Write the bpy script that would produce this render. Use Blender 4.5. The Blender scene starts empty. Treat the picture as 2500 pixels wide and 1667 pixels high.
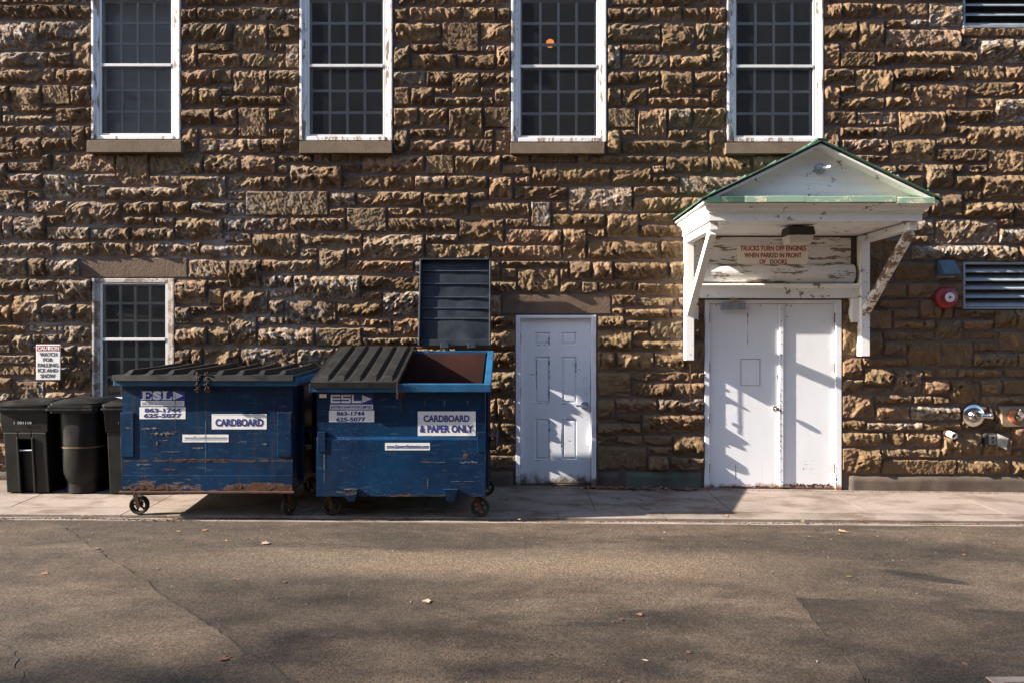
import bpy, bmesh, math, random
import numpy as np
from mathutils import Vector, Matrix

# ------------------------------------------------------------------ scene, camera, light
sc = bpy.context.scene
COL = sc.collection
F, D, CX, CY, ZC = 1683.0, 8.5, 1250.0, 825.0, 1.87   # focal length in px, metres to wall, principal column / horizon row, eye height

cam_d = bpy.data.cameras.new('camera'); cam = bpy.data.objects.new('camera', cam_d); COL.objects.link(cam)
cam_d.sensor_width = 36.0; cam_d.lens = 36.0 * F / 2500.0
cam_d.clip_start = 0.05; cam_d.clip_end = 900.0
cam.location = (0, -D, ZC); cam.rotation_euler = (math.radians(90), 0, 0)
cam_d.shift_y = -(833.5 - CY) / 2500.0
sc.camera = cam

SUN_OFF = math.radians(8.0)      # angle between the sun's heading and the wall plane
SUN_EL = math.radians(28.0)
to_sun = Vector((-math.cos(SUN_OFF) * math.cos(SUN_EL), -math.sin(SUN_OFF) * math.cos(SUN_EL), math.sin(SUN_EL)))
sun_d = bpy.data.lights.new('sun', 'SUN'); sun = bpy.data.objects.new('sun', sun_d); COL.objects.link(sun)
sun_d.energy = 5.0; sun_d.angle = math.radians(0.5); sun_d.color = (1.0, 0.90, 0.77)
sun.rotation_euler = to_sun.to_track_quat('Z', 'Y').to_euler(); sun.location = to_sun * 40

world = bpy.data.worlds.new('World'); sc.world = world; world.use_nodes = True
wn = world.node_tree; bg = wn.nodes['Background']
sky = wn.nodes.new('ShaderNodeTexSky'); sky.sky_type = 'NISHITA'; sky.sun_disc = False
sky.sun_elevation = SUN_EL; sky.sun_rotation = math.atan2(to_sun.x, to_sun.y)
sky.air_density = 1.0; sky.dust_density = 1.0; sky.ozone_density = 2.5
wn.links.new(sky.outputs[0], bg.inputs[0]); bg.inputs[1].default_value = 0.10

sc.view_settings.view_transform = 'Standard'; sc.view_settings.look = 'None'
sc.view_settings.exposure = 2.05; sc.view_settings.gamma = 1.0; sc.view_settings.use_curve_mapping = False
sc.render.engine = 'CYCLES'; sc.cycles.use_denoising = True; sc.cycles.max_bounces = 6
sc.cycles.transparent_max_bounces = 12; sc.cycles.sample_clamp_indirect = 6.0

R = random.Random(7)

# ------------------------------------------------------------------ mesh helpers
def X(px, d=0.0): return (px - CX) * (D - d) / F
def Z(py, d=0.0): return ZC + (CY - py) * (D - d) / F

class MB:
    """collects faces; build() links them as one mesh object"""
    def __init__(s): s.v = []; s.f = []
    def add(s, vs, fs):
        b = len(s.v); s.v += [tuple(v) for v in vs]; s.f += [tuple(i + b for i in f) for f in fs]; return s
    def hexa(s, p):
        return s.add(p, [(0, 3, 2, 1), (4, 5, 6, 7), (0, 1, 5, 4), (1, 2, 6, 5), (2, 3, 7, 6), (3, 0, 4, 7)])
    def box(s, x0, x1, y0, y1, z0, z1):
        x0, x1 = sorted((x0, x1)); y0, y1 = sorted((y0, y1)); z0, z1 = sorted((z0, z1))
        return s.hexa([(x0, y0, z0), (x1, y0, z0), (x1, y1, z0), (x0, y1, z0), (x0, y0, z1), (x1, y0, z1), (x1, y1, z1), (x0, y1, z1)])
    def prism(s, poly, fn, t0, t1):
        """poly = 2d outline, fn(a,b,t) -> 3d point"""
        n = len(poly); vs = [fn(a, b, t0) for a, b in poly] + [fn(a, b, t1) for a, b in poly]
        fs = [tuple(range(n - 1, -1, -1)), tuple(range(n, 2 * n))] + [(i, (i + 1) % n, n + (i + 1) % n, n + i) for i in range(n)]
        return s.add(vs, fs)
    def beam(s, p0, p1, w, h, up=(0, 0, 1)):
        p0 = Vector(p0); p1 = Vector(p1); t = (p1 - p0).normalized(); a = t.cross(Vector(up)).normalized(); b = a.cross(t)
        a *= w / 2; b *= h / 2
        return s.hexa([p0 - a - b, p0 + a - b, p1 + a - b, p1 - a - b, p0 - a + b, p0 + a + b, p1 + a + b, p1 - a + b])
    def tube(s, p0, p1, r0, r1=None, n=16, caps=True):
        r1 = r0 if r1 is None else r1
        p0 = Vector(p0); p1 = Vector(p1); t = (p1 - p0).normalized()
        a = t.orthogonal().normalized(); b = t.cross(a)
        vs = []
        for p, r in ((p0, r0), (p1, r1)):
            for i in range(n):
                q = 2 * math.pi * i / n; vs.append(p + a * (r * math.cos(q)) + b * (r * math.sin(q)))
        fs = [(i, (i + 1) % n, n + (i + 1) % n, n + i) for i in range(n)]
        if caps: fs += [tuple(range(n - 1, -1, -1)), tuple(range(n, 2 * n))]
        return s.add(vs, fs)
    def lathe(s, prof, c, axis, n=24):
        """prof = [(radius, distance along axis)]"""
        c = Vector(c); t = Vector(axis).normalized(); a = t.orthogonal().normalized(); b = t.cross(a); vs = []; fs = []
        for r, h in prof:
            for i in range(n):
                q = 2 * math.pi * i / n; vs.append(c + t * h + a * (r * math.cos(q)) + b * (r * math.sin(q)))
        for k in range(len(prof) - 1):
            for i in range(n):
                j = (i + 1) % n; fs.append((k * n + i, k * n + j, (k + 1) * n + j, (k + 1) * n + i))
        fs.append(tuple(range(n - 1, -1, -1))); fs.append(tuple(range((len(prof) - 1) * n, len(prof) * n)))
        return s.add(vs, fs)
    def loft(s, rings, cap0=True, cap1=True):
        n = len(rings[0]); vs = [p for r in rings for p in r]; fs = []
        for k in range(len(rings) - 1):
            for i in range(n):
                j = (i + 1) % n; fs.append((k * n + i, k * n + j, (k + 1) * n + j, (k + 1) * n + i))
        if cap0: fs.append(tuple(range(n - 1, -1, -1)))
        if cap1: fs.append(tuple(range((len(rings) - 1) * n, len(rings) * n)))
        return s.add(vs, fs)
    def build(s, name, mat, parent=None, bevel=0.0, seg=2, smooth=False):
        o0 = root_of(parent).location if parent is not None else Vector((0, 0, 0))
        me = bpy.data.meshes.new(name)
        bm = bmesh.new()
        bv = [bm.verts.new((v[0] - o0.x, v[1] - o0.y, v[2] - o0.z)) for v in s.v]
        for f in s.f:
            try: bm.faces.new([bv[i] for i in f])
            except ValueError: pass
        bmesh.ops.recalc_face_normals(bm, faces=bm.faces)
        if bevel:
            ed = [e for e in bm.edges if len(e.link_faces) == 2 and e.calc_face_angle(0) > 0.5]
            bmesh.ops.bevel(bm, geom=ed, offset=bevel, segments=seg, profile=0.5, affect='EDGES', clamp_overlap=True)
        if smooth:
            for f in bm.faces: f.smooth = True
            for e in bm.edges:
                if len(e.link_faces) == 2 and e.calc_face_angle(0) > 0.7: e.smooth = False
        bm.to_mesh(me); bm.free()
        return link(name, me, mat, parent)

def root_of(o):
    while o.parent is not None: o = o.parent
    return o
def link(name, me, mat, parent=None):
    o = bpy.data.objects.new(name, me); COL.objects.link(o)
    if mat is not None and len(me.materials) == 0: me.materials.append(mat)
    if parent is not None: o.parent = parent
    return o
def tag(o, label=None, cat=None, group=None, kind=None):
    if label: o['label'] = label
    if cat: o['category'] = cat
    if group: o['group'] = group
    if kind: o['kind'] = kind
    return o
def thing(name, label, cat, loc=(0, 0, 0), group=None):
    o = bpy.data.objects.new(name, None); COL.objects.link(o); o.location = loc; o.empty_display_size = 0.1
    return tag(o, label, cat, group)
def part_empty(name, parent):
    o = bpy.data.objects.new(name, None); COL.objects.link(o); o.parent = parent; o.empty_display_size = 0.1
    return o
def raw_mesh(name, V, Q, smooth=True):
    me = bpy.data.meshes.new(name); V = np.asarray(V, np.float32); Q = np.asarray(Q, np.int32)
    me.vertices.add(len(V)); me.vertices.foreach_set('co', V.ravel())
    me.loops.add(Q.size); me.loops.foreach_set('vertex_index', Q.ravel())
    me.polygons.add(len(Q)); k = Q.shape[1]
    me.polygons.foreach_set('loop_start', np.arange(len(Q), dtype=np.int32) * k)
    me.polygons.foreach_set('loop_total', np.full(len(Q), k, np.int32))
    me.polygons.foreach_set('use_smooth', np.full(len(Q), smooth, bool))
    me.update(calc_edges=True); return me

# lattice value noise for geometry
_P = np.random.RandomState(11).permutation(256).astype(np.int64); _P = np.concatenate([_P, _P, _P])
_G = np.random.RandomState(12).uniform(-1, 1, 256)
def vnoise(x, y, seed=0):
    xi = np.floor(x).astype(np.int64); yi = np.floor(y).astype(np.int64); fx = x - xi; fy = y - yi
    fx = fx * fx * (3 - 2 * fx); fy = fy * fy * (3 - 2 * fy)
    def h(a, b): return _G[_P[_P[(a + seed * 7) & 255] + ((b + seed * 13) & 255)]]
    return (h(xi, yi) * (1 - fx) + h(xi + 1, yi) * fx) * (1 - fy) + (h(xi, yi + 1) * (1 - fx) + h(xi + 1, yi + 1) * fx) * fy
def fbm(x, y, seed=0, oct=4):
    t = 0; a = 1.0; n = 0
    for i in range(oct):
        t = t + a * vnoise(x * 2 ** i, y * 2 ** i, seed + i * 5); n += a; a *= 0.5
    return t / n

def tnoise(x, y, seed=0):
    """lattice noise with straight-edged triangles: flat facets and sharp arrises"""
    xi = np.floor(x).astype(np.int64); yi = np.floor(y).astype(np.int64); fx = x - xi; fy = y - yi
    def h(a, b): return _G[_P[_P[(a + seed * 7) & 255] + ((b + seed * 13) & 255)]]
    a, b, c, d = h(xi, yi), h(xi + 1, yi), h(xi, yi + 1), h(xi + 1, yi + 1)
    return np.where(fx + fy < 1, a + (b - a) * fx + (c - a) * fy, d + (c - d) * (1 - fx) + (b - d) * (1 - fy))

# ------------------------------------------------------------------ material helpers
class NT:
    def __init__(s, name, rough=0.8):
        s.m = bpy.data.materials.new(name); s.m.use_nodes = True; s.t = s.m.node_tree
        s.b = s.t.nodes['Principled BSDF']; s.b.inputs['Roughness'].default_value = rough
        s.out = s.t.nodes['Material Output']
        g = s.t.nodes.new('ShaderNodeNewGeometry'); s.pos = g.outputs['Position']; s.geo = g
    def L(s, a, b): s.t.links.new(a, b)
    def set(s, sock, v):
        if isinstance(v, bpy.types.NodeSocket): s.L(v, sock)
        elif isinstance(v, (tuple, list)): sock.default_value = (*v, 1.0) if len(v) == 3 and len(sock.default_value) == 4 else v
        else: sock.default_value = v
    def map(s, scale=(1, 1, 1), loc=(0, 0, 0), rot=(0, 0, 0), vec=None):
        n = s.t.nodes.new('ShaderNodeMapping'); s.L(vec or s.pos, n.inputs[0])
        n.inputs['Scale'].default_value = scale; n.inputs['Location'].default_value = loc; n.inputs['Rotation'].default_value = rot
        return n.outputs[0]
    def noise(s, scale, detail=4, rough=0.55, vec=None, dist=0.0, col=False):
        n = s.t.nodes.new('ShaderNodeTexNoise'); s.L(vec or s.pos, n.inputs['Vector'])
        n.inputs['Scale'].default_value = scale; n.inputs['Detail'].default_value = detail; n.inputs['Roughness'].default_value = rough
        n.inputs['Distortion'].default_value = dist
        return n.outputs['Color' if col else 'Fac']
    def voro(s, scale, vec=None, feat='F1', out='Distance'):
        n = s.t.nodes.new('ShaderNodeTexVoronoi'); n.feature = feat; s.L(vec or s.pos, n.inputs['Vector'])
        n.inputs['Scale'].default_value = scale
        return n.outputs[out]
    def ramp(s, fac, *st):
        n = s.t.nodes.new('ShaderNodeValToRGB'); e = n.color_ramp.elements
        while len(e) < len(st): e.new(0.5)
        for k, (p, c) in enumerate(st):
            e[k].position = p; c = (c, c, c) if isinstance(c, (int, float)) else c; e[k].color = (*c, 1)
        s.L(fac, n.inputs[0]); return n.outputs[0]
    def mix(s, fac, a, b, mode='MIX'):
        n = s.t.nodes.new('ShaderNodeMix'); n.data_type = 'RGBA'; n.blend_type = mode
        s.set(n.inputs[0], fac); s.set(n.inputs[6], a); s.set(n.inputs[7], b); return n.outputs[2]
    def math(s, op, a, b=0.0, c=0.0, clamp=False):
        n = s.t.nodes.new('ShaderNodeMath'); n.operation = op; n.use_clamp = clamp
        s.set(n.inputs[0], a); s.set(n.inputs[1], b)
        if op in ('MULTIPLY_ADD', 'SMOOTH_MIN'): s.set(n.inputs[2], c)
        return n.outputs[0]
    def xyz(s, vec=None):
        n = s.t.nodes.new('ShaderNodeSeparateXYZ'); s.L(vec or s.pos, n.inputs[0]); return n.outputs
    def attr(s, name):
        n = s.t.nodes.new('ShaderNodeAttribute'); n.attribute_name = name; return n.outputs['Fac']
    def objrand(s):
        return s.t.nodes.new('ShaderNodeObjectInfo').outputs['Random']
    def bump(s, h, strength=0.5, dist=0.01, prev=None):
        n = s.t.nodes.new('ShaderNodeBump'); s.L(h, n.inputs['Height']); n.inputs['Strength'].default_value = strength
        n.inputs['Distance'].default_value = dist
        if prev is not None: s.L(prev, n.inputs['Normal'])
        s.L(n.outputs[0], s.b.inputs['Normal']); return n.outputs[0]
    def col(s, c): s.set(s.b.inputs['Base Color'], c); return s
    def rough(s, r): s.set(s.b.inputs['Roughness'], r); return s
    def metal(s, v): s.set(s.b.inputs['Metallic'], v); return s
    def spec(s, v): s.b.inputs['Specular IOR Level'].default_value = v; return s
# ------------------------------------------------------------------ materials
M = {}
def simple(key, c, rough=0.7, var=0.25, scale=9.0, metal=0.0, bump=0.0, spec=0.5, bscale=60):
    t = NT(key, rough); n = t.noise(scale, 5)
    dark = tuple(v * (1 - var) for v in c); lite = tuple(min(1, v * (1 + var)) for v in c)
    t.col(t.ramp(n, (0.3, dark), (0.7, lite))); t.metal(metal); t.spec(spec)
    if bump: t.bump(t.noise(bscale, 4), bump, 0.01)
    M[key] = t.m; return t

# brown sandstone; tone and salt come from each block
t = NT('stone', 0.92); t.spec(0.2)
tone = t.attr('tone'); salt = t.attr('salt')
def salt_zone(t):                                  # lime bloom spread over the left part of the wall, shaped by noise
    x, y, z = t.xyz(); zn = t.ramp(t.noise(1.25, 5, 0.62), (0.46, 0.0), (0.60, 1.0))
    gx = t.math('DIVIDE', t.math('SUBTRACT', -1.6, x), 1.2, clamp=True); g1 = t.math('DIVIDE', t.math('SUBTRACT', z, 0.7), 0.5, clamp=True); g2 = t.math('DIVIDE', t.math('SUBTRACT', 4.3, z), 0.9, clamp=True)
    return t.math('MULTIPLY', t.math('MULTIPLY', zn, gx), t.math('MULTIPLY', g1, g2))
salt = t.math('MAXIMUM', salt, salt_zone(t))
base = t.ramp(tone, (0.0, (0.15, 0.093, 0.052)), (0.3, (0.213, 0.137, 0.074)), (0.55, (0.262, 0.175, 0.096)), (0.78, (0.295, 0.179, 0.106)), (1.0, (0.19, 0.142, 0.086)))
n1 = t.noise(7, 6, 0.6); base = t.mix(t.ramp(n1, (0.35, 0.0), (0.75, 0.55)), base, (0.078, 0.052, 0.034))
n2 = t.noise(60, 4, 0.7); base = t.mix(0.55, base, t.ramp(n2, (0.3, (0.55, 0.55, 0.55)), (0.7, (1.3, 1.3, 1.3))), 'MULTIPLY')
lay = t.noise(5, 4, 0.6, vec=t.map((1, 1, 9))); base = t.mix(t.ramp(lay, (0.5, 0.0), (0.7, 0.35)), base, (0.20, 0.13, 0.07))
sn = t.noise(16, 7, 0.72); sm = t.math('MULTIPLY', t.ramp(sn, (0.475, 0.0), (0.575, 1.0)), salt, clamp=True)
base = t.mix(t.math('MULTIPLY', sm, 0.85), base, (0.38, 0.36, 0.34)); t.col(base)
hb = t.math('ADD', t.noise(30, 6, 0.75), t.math('MULTIPLY', t.noise(130, 3, 0.6), 0.5)); t.bump(hb, 1.0, 0.026)
M['stone'] = t.m

t = NT('mortar', 0.95); n = t.noise(14, 5); c = t.ramp(n, (0.3, (0.095, 0.068, 0.059)), (0.7, (0.135, 0.099, 0.087)))
wl = t.noise(2.2, 5, 0.6); c = t.mix(t.ramp(wl, (0.55, 0.0), (0.75, 0.35)), c, (0.17, 0.145, 0.13)); t.col(t.mix(t.math('MULTIPLY', salt_zone(t), 0.6), c, (0.27, 0.255, 0.24))); t.bump(t.noise(90, 4), 0.5, 0.01); M['mortar'] = t.m

def dressed(key, c, tool):
    t = NT(key, 0.9); t.spec(0.2); n = t.noise(5, 6, 0.6); f = t.noise(70, 4, 0.7)
    b = t.ramp(n, (0.3, tuple(v * 0.72 for v in c)), (0.7, tuple(v * 1.18 for v in c)))
    t.col(t.mix(0.5, b, t.ramp(f, (0.3, 0.7), (0.7, 1.2)), 'MULTIPLY'))
    h = t.noise(60, 4, vec=t.map((3.2, 1, 0.5))) if tool else t.noise(40, 5)
    t.bump(h, 0.8 if tool else 0.35, 0.012); M[key] = t.m
dressed('lintel', (0.15, 0.104, 0.074), False); dressed('sill', (0.135, 0.10, 0.07), True)

# concrete of the pavement, plinth
def concrete(key, c, stain, grn=0.0, s1=1.3):
    t = NT(key, 0.9); t.spec(0.25); n = t.noise(s1, 6, 0.62); f = t.noise(45, 5, 0.7)
    b = t.ramp(n, (0.28, tuple(v * 0.7 for v in c)), (0.5, c), (0.75, tuple(v * 1.12 for v in c)))
    b = t.mix(0.6, b, t.ramp(f, (0.3, 0.72), (0.7, 1.2)), 'MULTIPLY')
    st = t.noise(2.6, 6, 0.65, vec=t.map((0.6, 1.2, 1))); b = t.mix(t.ramp(st, (0.47, 0.0), (0.64, 0.85)), b, stain)
    if grn:
        g = t.noise(3.1, 5, 0.6, vec=t.map(loc=(4, 2, 1))); b = t.mix(t.math('MULTIPLY', t.ramp(g, (0.4, 0.0), (0.6, 1.0)), grn), b, (0.085, 0.125, 0.088))
    t.col(b); t.bump(t.math('ADD', t.noise(120, 4), t.math('MULTIPLY', t.noise(14, 4), 0.8)), 0.45, 0.008); M[key] = t.m
concrete('slab', (0.225, 0.183, 0.157), (0.105, 0.075, 0.054))
concrete('kerb', (0.215, 0.176, 0.15), (0.095, 0.067, 0.048), s1=2.0)
concrete('plinth', (0.115, 0.090, 0.072), (0.065, 0.05, 0.04)); concrete('plinth_green', (0.115, 0.108, 0.09), (0.06, 0.055, 0.048), 0.55)

def asphalt(key, k, seed):
    t = NT(key, 0.88); t.spec(0.3)
    big = t.noise(0.55, 6, 0.62, vec=t.map((0.55, 1.25, 1), loc=(seed, 0, 0)), dist=0.4)
    b = t.ramp(big, (0.28, (0.033 * k, 0.025 * k, 0.019 * k)), (0.46, (0.053 * k, 0.039 * k, 0.028 * k)), (0.58, (0.093 * k, 0.066 * k, 0.046 * k)), (0.72, (0.155 * k, 0.113 * k, 0.080 * k)))
    mid = t.noise(4.5, 6, 0.7, vec=t.map((0.8, 1.1, 1))); b = t.mix(0.8, b, t.ramp(mid, (0.3, 0.55), (0.72, 1.5)), 'MULTIPLY')
    worn = t.noise(0.95, 7, 0.68, vec=t.map((0.42, 1.25, 1), loc=(seed + 2.3, 0.4, 0)), dist=0.6); b = t.mix(t.ramp(worn, (0.53, 0.0), (0.66, 0.8)), b, (0.135 * k, 0.10 * k, 0.072 * k))
    dk = t.noise(1.7, 6, 0.65, vec=t.map((0.7, 1.2, 1), loc=(seed + 5.1, 3.3, 0))); b = t.mix(t.ramp(dk, (0.58, 0.0), (0.70, 0.7)), b, (0.030 * k, 0.025 * k, 0.021 * k))
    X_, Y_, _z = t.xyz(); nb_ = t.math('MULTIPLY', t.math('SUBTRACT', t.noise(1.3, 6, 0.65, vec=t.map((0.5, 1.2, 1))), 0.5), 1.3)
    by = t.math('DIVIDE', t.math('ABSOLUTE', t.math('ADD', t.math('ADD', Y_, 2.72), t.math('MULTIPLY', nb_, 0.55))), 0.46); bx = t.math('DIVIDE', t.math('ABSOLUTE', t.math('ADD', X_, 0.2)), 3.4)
    dust_or_light = t.math('MULTIPLY', t.ramp(by, (0.25, 1.0), (1.0, 0.0)), t.ramp(bx, (0.4, 1.0), (1.0, 0.0))); b = t.mix(t.math('MULTIPLY', dust_or_light, 0.72), b, (0.175, 0.128, 0.088))  # pale dust band, with the sunlit strip between shadows put into its colour
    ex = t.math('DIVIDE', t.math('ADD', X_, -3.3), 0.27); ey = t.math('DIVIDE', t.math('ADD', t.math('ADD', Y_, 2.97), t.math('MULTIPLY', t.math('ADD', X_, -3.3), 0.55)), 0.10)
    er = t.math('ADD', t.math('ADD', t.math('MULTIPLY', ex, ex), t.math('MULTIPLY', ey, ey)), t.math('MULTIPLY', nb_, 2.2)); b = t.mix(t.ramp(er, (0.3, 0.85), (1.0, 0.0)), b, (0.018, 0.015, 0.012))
    rust = t.noise(1.6, 6, 0.7, vec=t.map(loc=(3, 7, 0))); b = t.mix(t.ramp(rust, (0.60, 0.0), (0.74, 0.5)), b, (0.085, 0.045, 0.03))
    ag = t.voro(110, out='Color'); b = t.mix(0.8, b, t.ramp(ag, (0.1, 0.30), (0.5, 0.9), (0.9, 1.9)), 'MULTIPLY')
    sp = t.voro(26, out='Distance'); sc_ = t.voro(26, out='Color')
    chip = t.math('MULTIPLY', t.ramp(sp, (0.085, 1.0), (0.12, 0.0)), t.ramp(sc_, (0.70, 0.0), (0.72, 1.0)))
    b = t.mix(t.math('MULTIPLY', chip, 0.65), b, (0.20, 0.17, 0.145)); t.col(b)
    h = t.math('ADD', t.noise(170, 4, 0.75), t.math('MULTIPLY', t.noise(45, 5, 0.75), 0.6)); t.bump(h, 1.0, 0.02); M[key] = t.m
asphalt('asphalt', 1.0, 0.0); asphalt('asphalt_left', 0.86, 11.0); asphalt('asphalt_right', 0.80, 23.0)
simple('tar', (0.034, 0.027, 0.021), 0.8, 0.3, 20, bump=0.4)
simple('dirt', (0.075, 0.050, 0.034), 0.95, 0.5, 30, bump=0.7)

# paints
def paint(key, c, peel, under, rough=0.55, zrust=None, streak=0.0, grime=0.3, pscale=4.0, grain=(1, 1, 1.5)):
    t = NT(key, rough); g = t.noise(2.2, 6, 0.6, vec=t.map((1.6, 1, 0.7)))
    b = t.mix(t.ramp(g, (0.45, 0.0), (0.8, grime)), c, tuple(v * 0.62 for v in c[:2]) + (c[2] * 0.52,))
    pn = t.noise(pscale, 9, 0.76, vec=t.map(grain)); m = t.ramp(pn, (0.66 - peel * 0.22, 0.0), (0.675 - peel * 0.22, 1.0))
    b = t.mix(m, b, under)
    if streak:
        s2 = t.noise(30, 6, 0.6, vec=t.map((1, 1, 0.035))); b = t.mix(t.math('MULTIPLY', t.ramp(s2, (0.62, 0.0), (0.75, 1.0)), streak), b, (0.20, 0.11, 0.06))
    if zrust:
        z0, z1, rc = zrust; z = t.xyz()[2]; zz = t.math('ADD', z, t.math('MULTIPLY', t.math('SUBTRACT', t.noise(9, 6, 0.7), 0.5), (z1 - z0) * 1.6))
        rm = t.math('DIVIDE', t.math('SUBTRACT', z1, zz), z1 - z0, clamp=True); b = t.mix(t.ramp(rm, (0.35, 0.0), (0.75, 1.0)), b, rc)
    t.col(b); t.bump(t.math('ADD', t.math('MULTIPLY', m, -1.0), t.math('MULTIPLY', t.noise(25, 4), 0.25)), 0.35, 0.006); M[key] = t.m; return t
paint('white_window', (0.74, 0.74, 0.75), 0.55, (0.27, 0.205, 0.16), pscale=7, grime=0.5, grain=(1.6, 1.6, 0.4))
paint('muntin', (0.88, 0.88, 0.88), 0.0, (0.3, 0.25, 0.2))
paint('window_worn', (0.46, 0.42, 0.39), 0.75, (0.22, 0.155, 0.11), pscale=5, grime=0.7)
paint('white_sash', (0.62, 0.62, 0.62), 0.12, (0.3, 0.25, 0.2))
paint('white_peel', (0.76, 0.74, 0.71), 0.54, (0.20, 0.15, 0.115), pscale=4.5, grime=0.5, grain=(0.5, 1, 2.6))
paint('white_wood', (0.80, 0.79, 0.775), 0.30, (0.2, 0.15, 0.11), pscale=5, grime=0.25)
paint('white_brace', (0.76, 0.74, 0.70), 0.72, (0.17, 0.105, 0.065), pscale=7, grime=0.4)
paint('white_door', (0.72, 0.75, 0.80), 0.04, (0.16, 0.07, 0.04), 0.45, (0.02, 0.30, (0.16, 0.12, 0.09)), 0.0, 0.25, pscale=6)
paint('white_steel', (0.74, 0.76, 0.80), 0.02, (0.2, 0.08, 0.04), 0.42, (0.0, 0.13, (0.26, 0.12, 0.06)), 0.25, 0.2, pscale=5)
paint('white_sign', (0.72, 0.71, 0.70), 0.05, (0.3, 0.2, 0.15), 0.5, grime=0.5)
paint('cream_sign', (0.86, 0.78, 0.66), 0.0, (0.4, 0.3, 0.2), 0.55, grime=0.25)
paint('red_sign', (0.42, 0.055, 0.05), 0.05, (0.5, 0.3, 0.3), 0.5)
paint('roof_green', (0.035, 0.085, 0.058), 0.45, (0.11, 0.15, 0.115), 0.6, pscale=7)
paint('roof_pale', (0.20, 0.30, 0.215), 0.5, (0.46, 0.44, 0.31), 0.6, pscale=5)
simple('ink_red', (0.30, 0.022, 0.02), 0.6, 0.2); simple('ink_black', (0.03, 0.03, 0.035), 0.6, 0.2)
simple('ink_navy', (0.022, 0.026, 0.16), 0.5, 0.2); simple('ink_white', (0.70, 0.70, 0.70), 0.5, 0.1); simple('ink_grey', (0.33, 0.34, 0.36), 0.6)
simple('decal_blue', (0.018, 0.022, 0.19), 0.45, 0.2)

def blue(key, zb, zt, amt):
    t = NT(key, 0.4); t.spec(0.32)
    n = t.noise(2.4, 6, 0.6); b = t.ramp(n, (0.3, (0.0008, 0.011, 0.036)), (0.55, (0.0011, 0.0215, 0.062)), (0.8, (0.0016, 0.036, 0.098)))
    sc1 = t.noise(14, 7, 0.75, vec=t.map((0.35, 1, 2.6))); b = t.mix(t.ramp(sc1, (0.56, 0.0), (0.68, 0.6)), b, (0.05, 0.085, 0.115))
    st = t.noise(16, 6, 0.6, vec=t.map((1, 1, 0.06))); b = t.mix(t.math('MULTIPLY', t.ramp(st, (0.54, 0.0), (0.74, 0.6)), amt), b, (0.045, 0.034, 0.026))
    dots = t.voro(34); b = t.mix(t.math('MULTIPLY', t.ramp(dots, (0.10, 1.0), (0.14, 0.0)), t.ramp(t.noise(3, 3), (0.5, 0.0), (0.62, 0.55))), b, (0.2, 0.22, 0.24))
    rn = t.noise(5.5, 8, 0.72, vec=t.map((0.45, 1, 1.9))); z = t.xyz()[2]
    low = t.math('MULTIPLY', t.math('DIVIDE', t.math('SUBTRACT', zb + 0.16, z), 0.16, clamp=True), 0.26 * amt)
    rm = t.ramp(t.math('ADD', rn, low), (0.655, 0.0), (0.685, 1.0))
    rc = t.ramp(t.noise(20, 5), (0.3, (0.03, 0.012, 0.007)), (0.7, (0.10, 0.04, 0.018)))
    if amt > 0.8:                                  # scraped line along the front
        zl = t.math('ABSOLUTE', t.math('SUBTRACT', z, 0.625)); ln = t.math('MULTIPLY', t.math('LESS_THAN', zl, t.math('MULTIPLY', t.ramp(t.noise(7, 5, 0.7), (0.42, 0.0), (0.75, 1.0)), 0.030)), 1.0)
        rm = t.math('MAXIMUM', rm, ln)
    t.col(t.mix(rm, b, rc)); t.rough(t.ramp(rm, (0.0, 0.34), (1.0, 0.9)))
    t.bump(t.math('ADD', t.math('MULTIPLY', rm, -0.7), t.math('MULTIPLY', t.noise(3.5, 5, 0.5), 1.1)), 0.5, 0.012); M[key] = t.m
blue('blue_rusty', 0.31, 1.4, 1.0); blue('blue_clean', 0.25, 1.4, 0.4)
t = NT('blue_rim', 0.4); n = t.noise(4, 6, 0.6); b = t.ramp(n, (0.3, (0.005, 0.045, 0.11)), (0.75, (0.016, 0.105, 0.22)))
rn = t.noise(9, 7, 0.7); b = t.mix(t.ramp(rn, (0.66, 0.0), (0.69, 1.0)), b, (0.07, 0.03, 0.015)); t.col(b); t.bump(t.noise(30, 4), 0.3, 0.005); M['blue_rim'] = t.m
t = NT('rust', 0.9); t.col(t.ramp(t.noise(14, 7, 0.7), (0.25, (0.025, 0.010, 0.006)), (0.55, (0.066, 0.026, 0.012)), (0.8, (0.13, 0.062, 0.028)))); t.bump(t.noise(60, 5), 0.6, 0.006); M['rust'] = t.m
t = NT('rust_inside', 0.92); t.col(t.ramp(t.noise(3, 7, 0.65, vec=t.map((1, 1, 0.5))), (0.3, (0.020, 0.0045, 0.0032)), (0.6, (0.055, 0.012, 0.007)), (0.85, (0.09, 0.03, 0.017)))); M['rust_inside'] = t.m
def plastic(key, c, rough=0.5, dust_or_light=0.25):
    t = NT(key, rough); n = t.noise(6, 7, 0.65); f = t.noise(50, 6, 0.7, vec=t.map((1, 1, 0.3)))
    b = t.ramp(n, (0.3, tuple(v * 0.75 for v in c)), (0.7, tuple(v * 1.25 for v in c)))
    b = t.mix(t.math('MULTIPLY', t.ramp(f, (0.5, 0.0), (0.75, 1.0)), dust_or_light), b, (0.085, 0.08, 0.072)); t.spec(0.35); t.col(b)
    t.rough(t.ramp(n, (0.3, rough - 0.1), (0.7, rough + 0.15))); t.bump(t.noise(40, 4), 0.15, 0.004); M[key] = t.m
plastic('lid_black', (0.0085, 0.0084, 0.0084), 0.5, 0.14); plastic('lid_inside', (0.018, 0.0245, 0.034), 0.38, 0.2)
plastic('cart', (0.002, 0.002, 0.002), 0.5, 0.05); plastic('cart_grey', (0.0035, 0.0037, 0.0042), 0.42, 0.07); plastic('rubber', (0.014, 0.013, 0.012), 0.75, 0.4)
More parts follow.
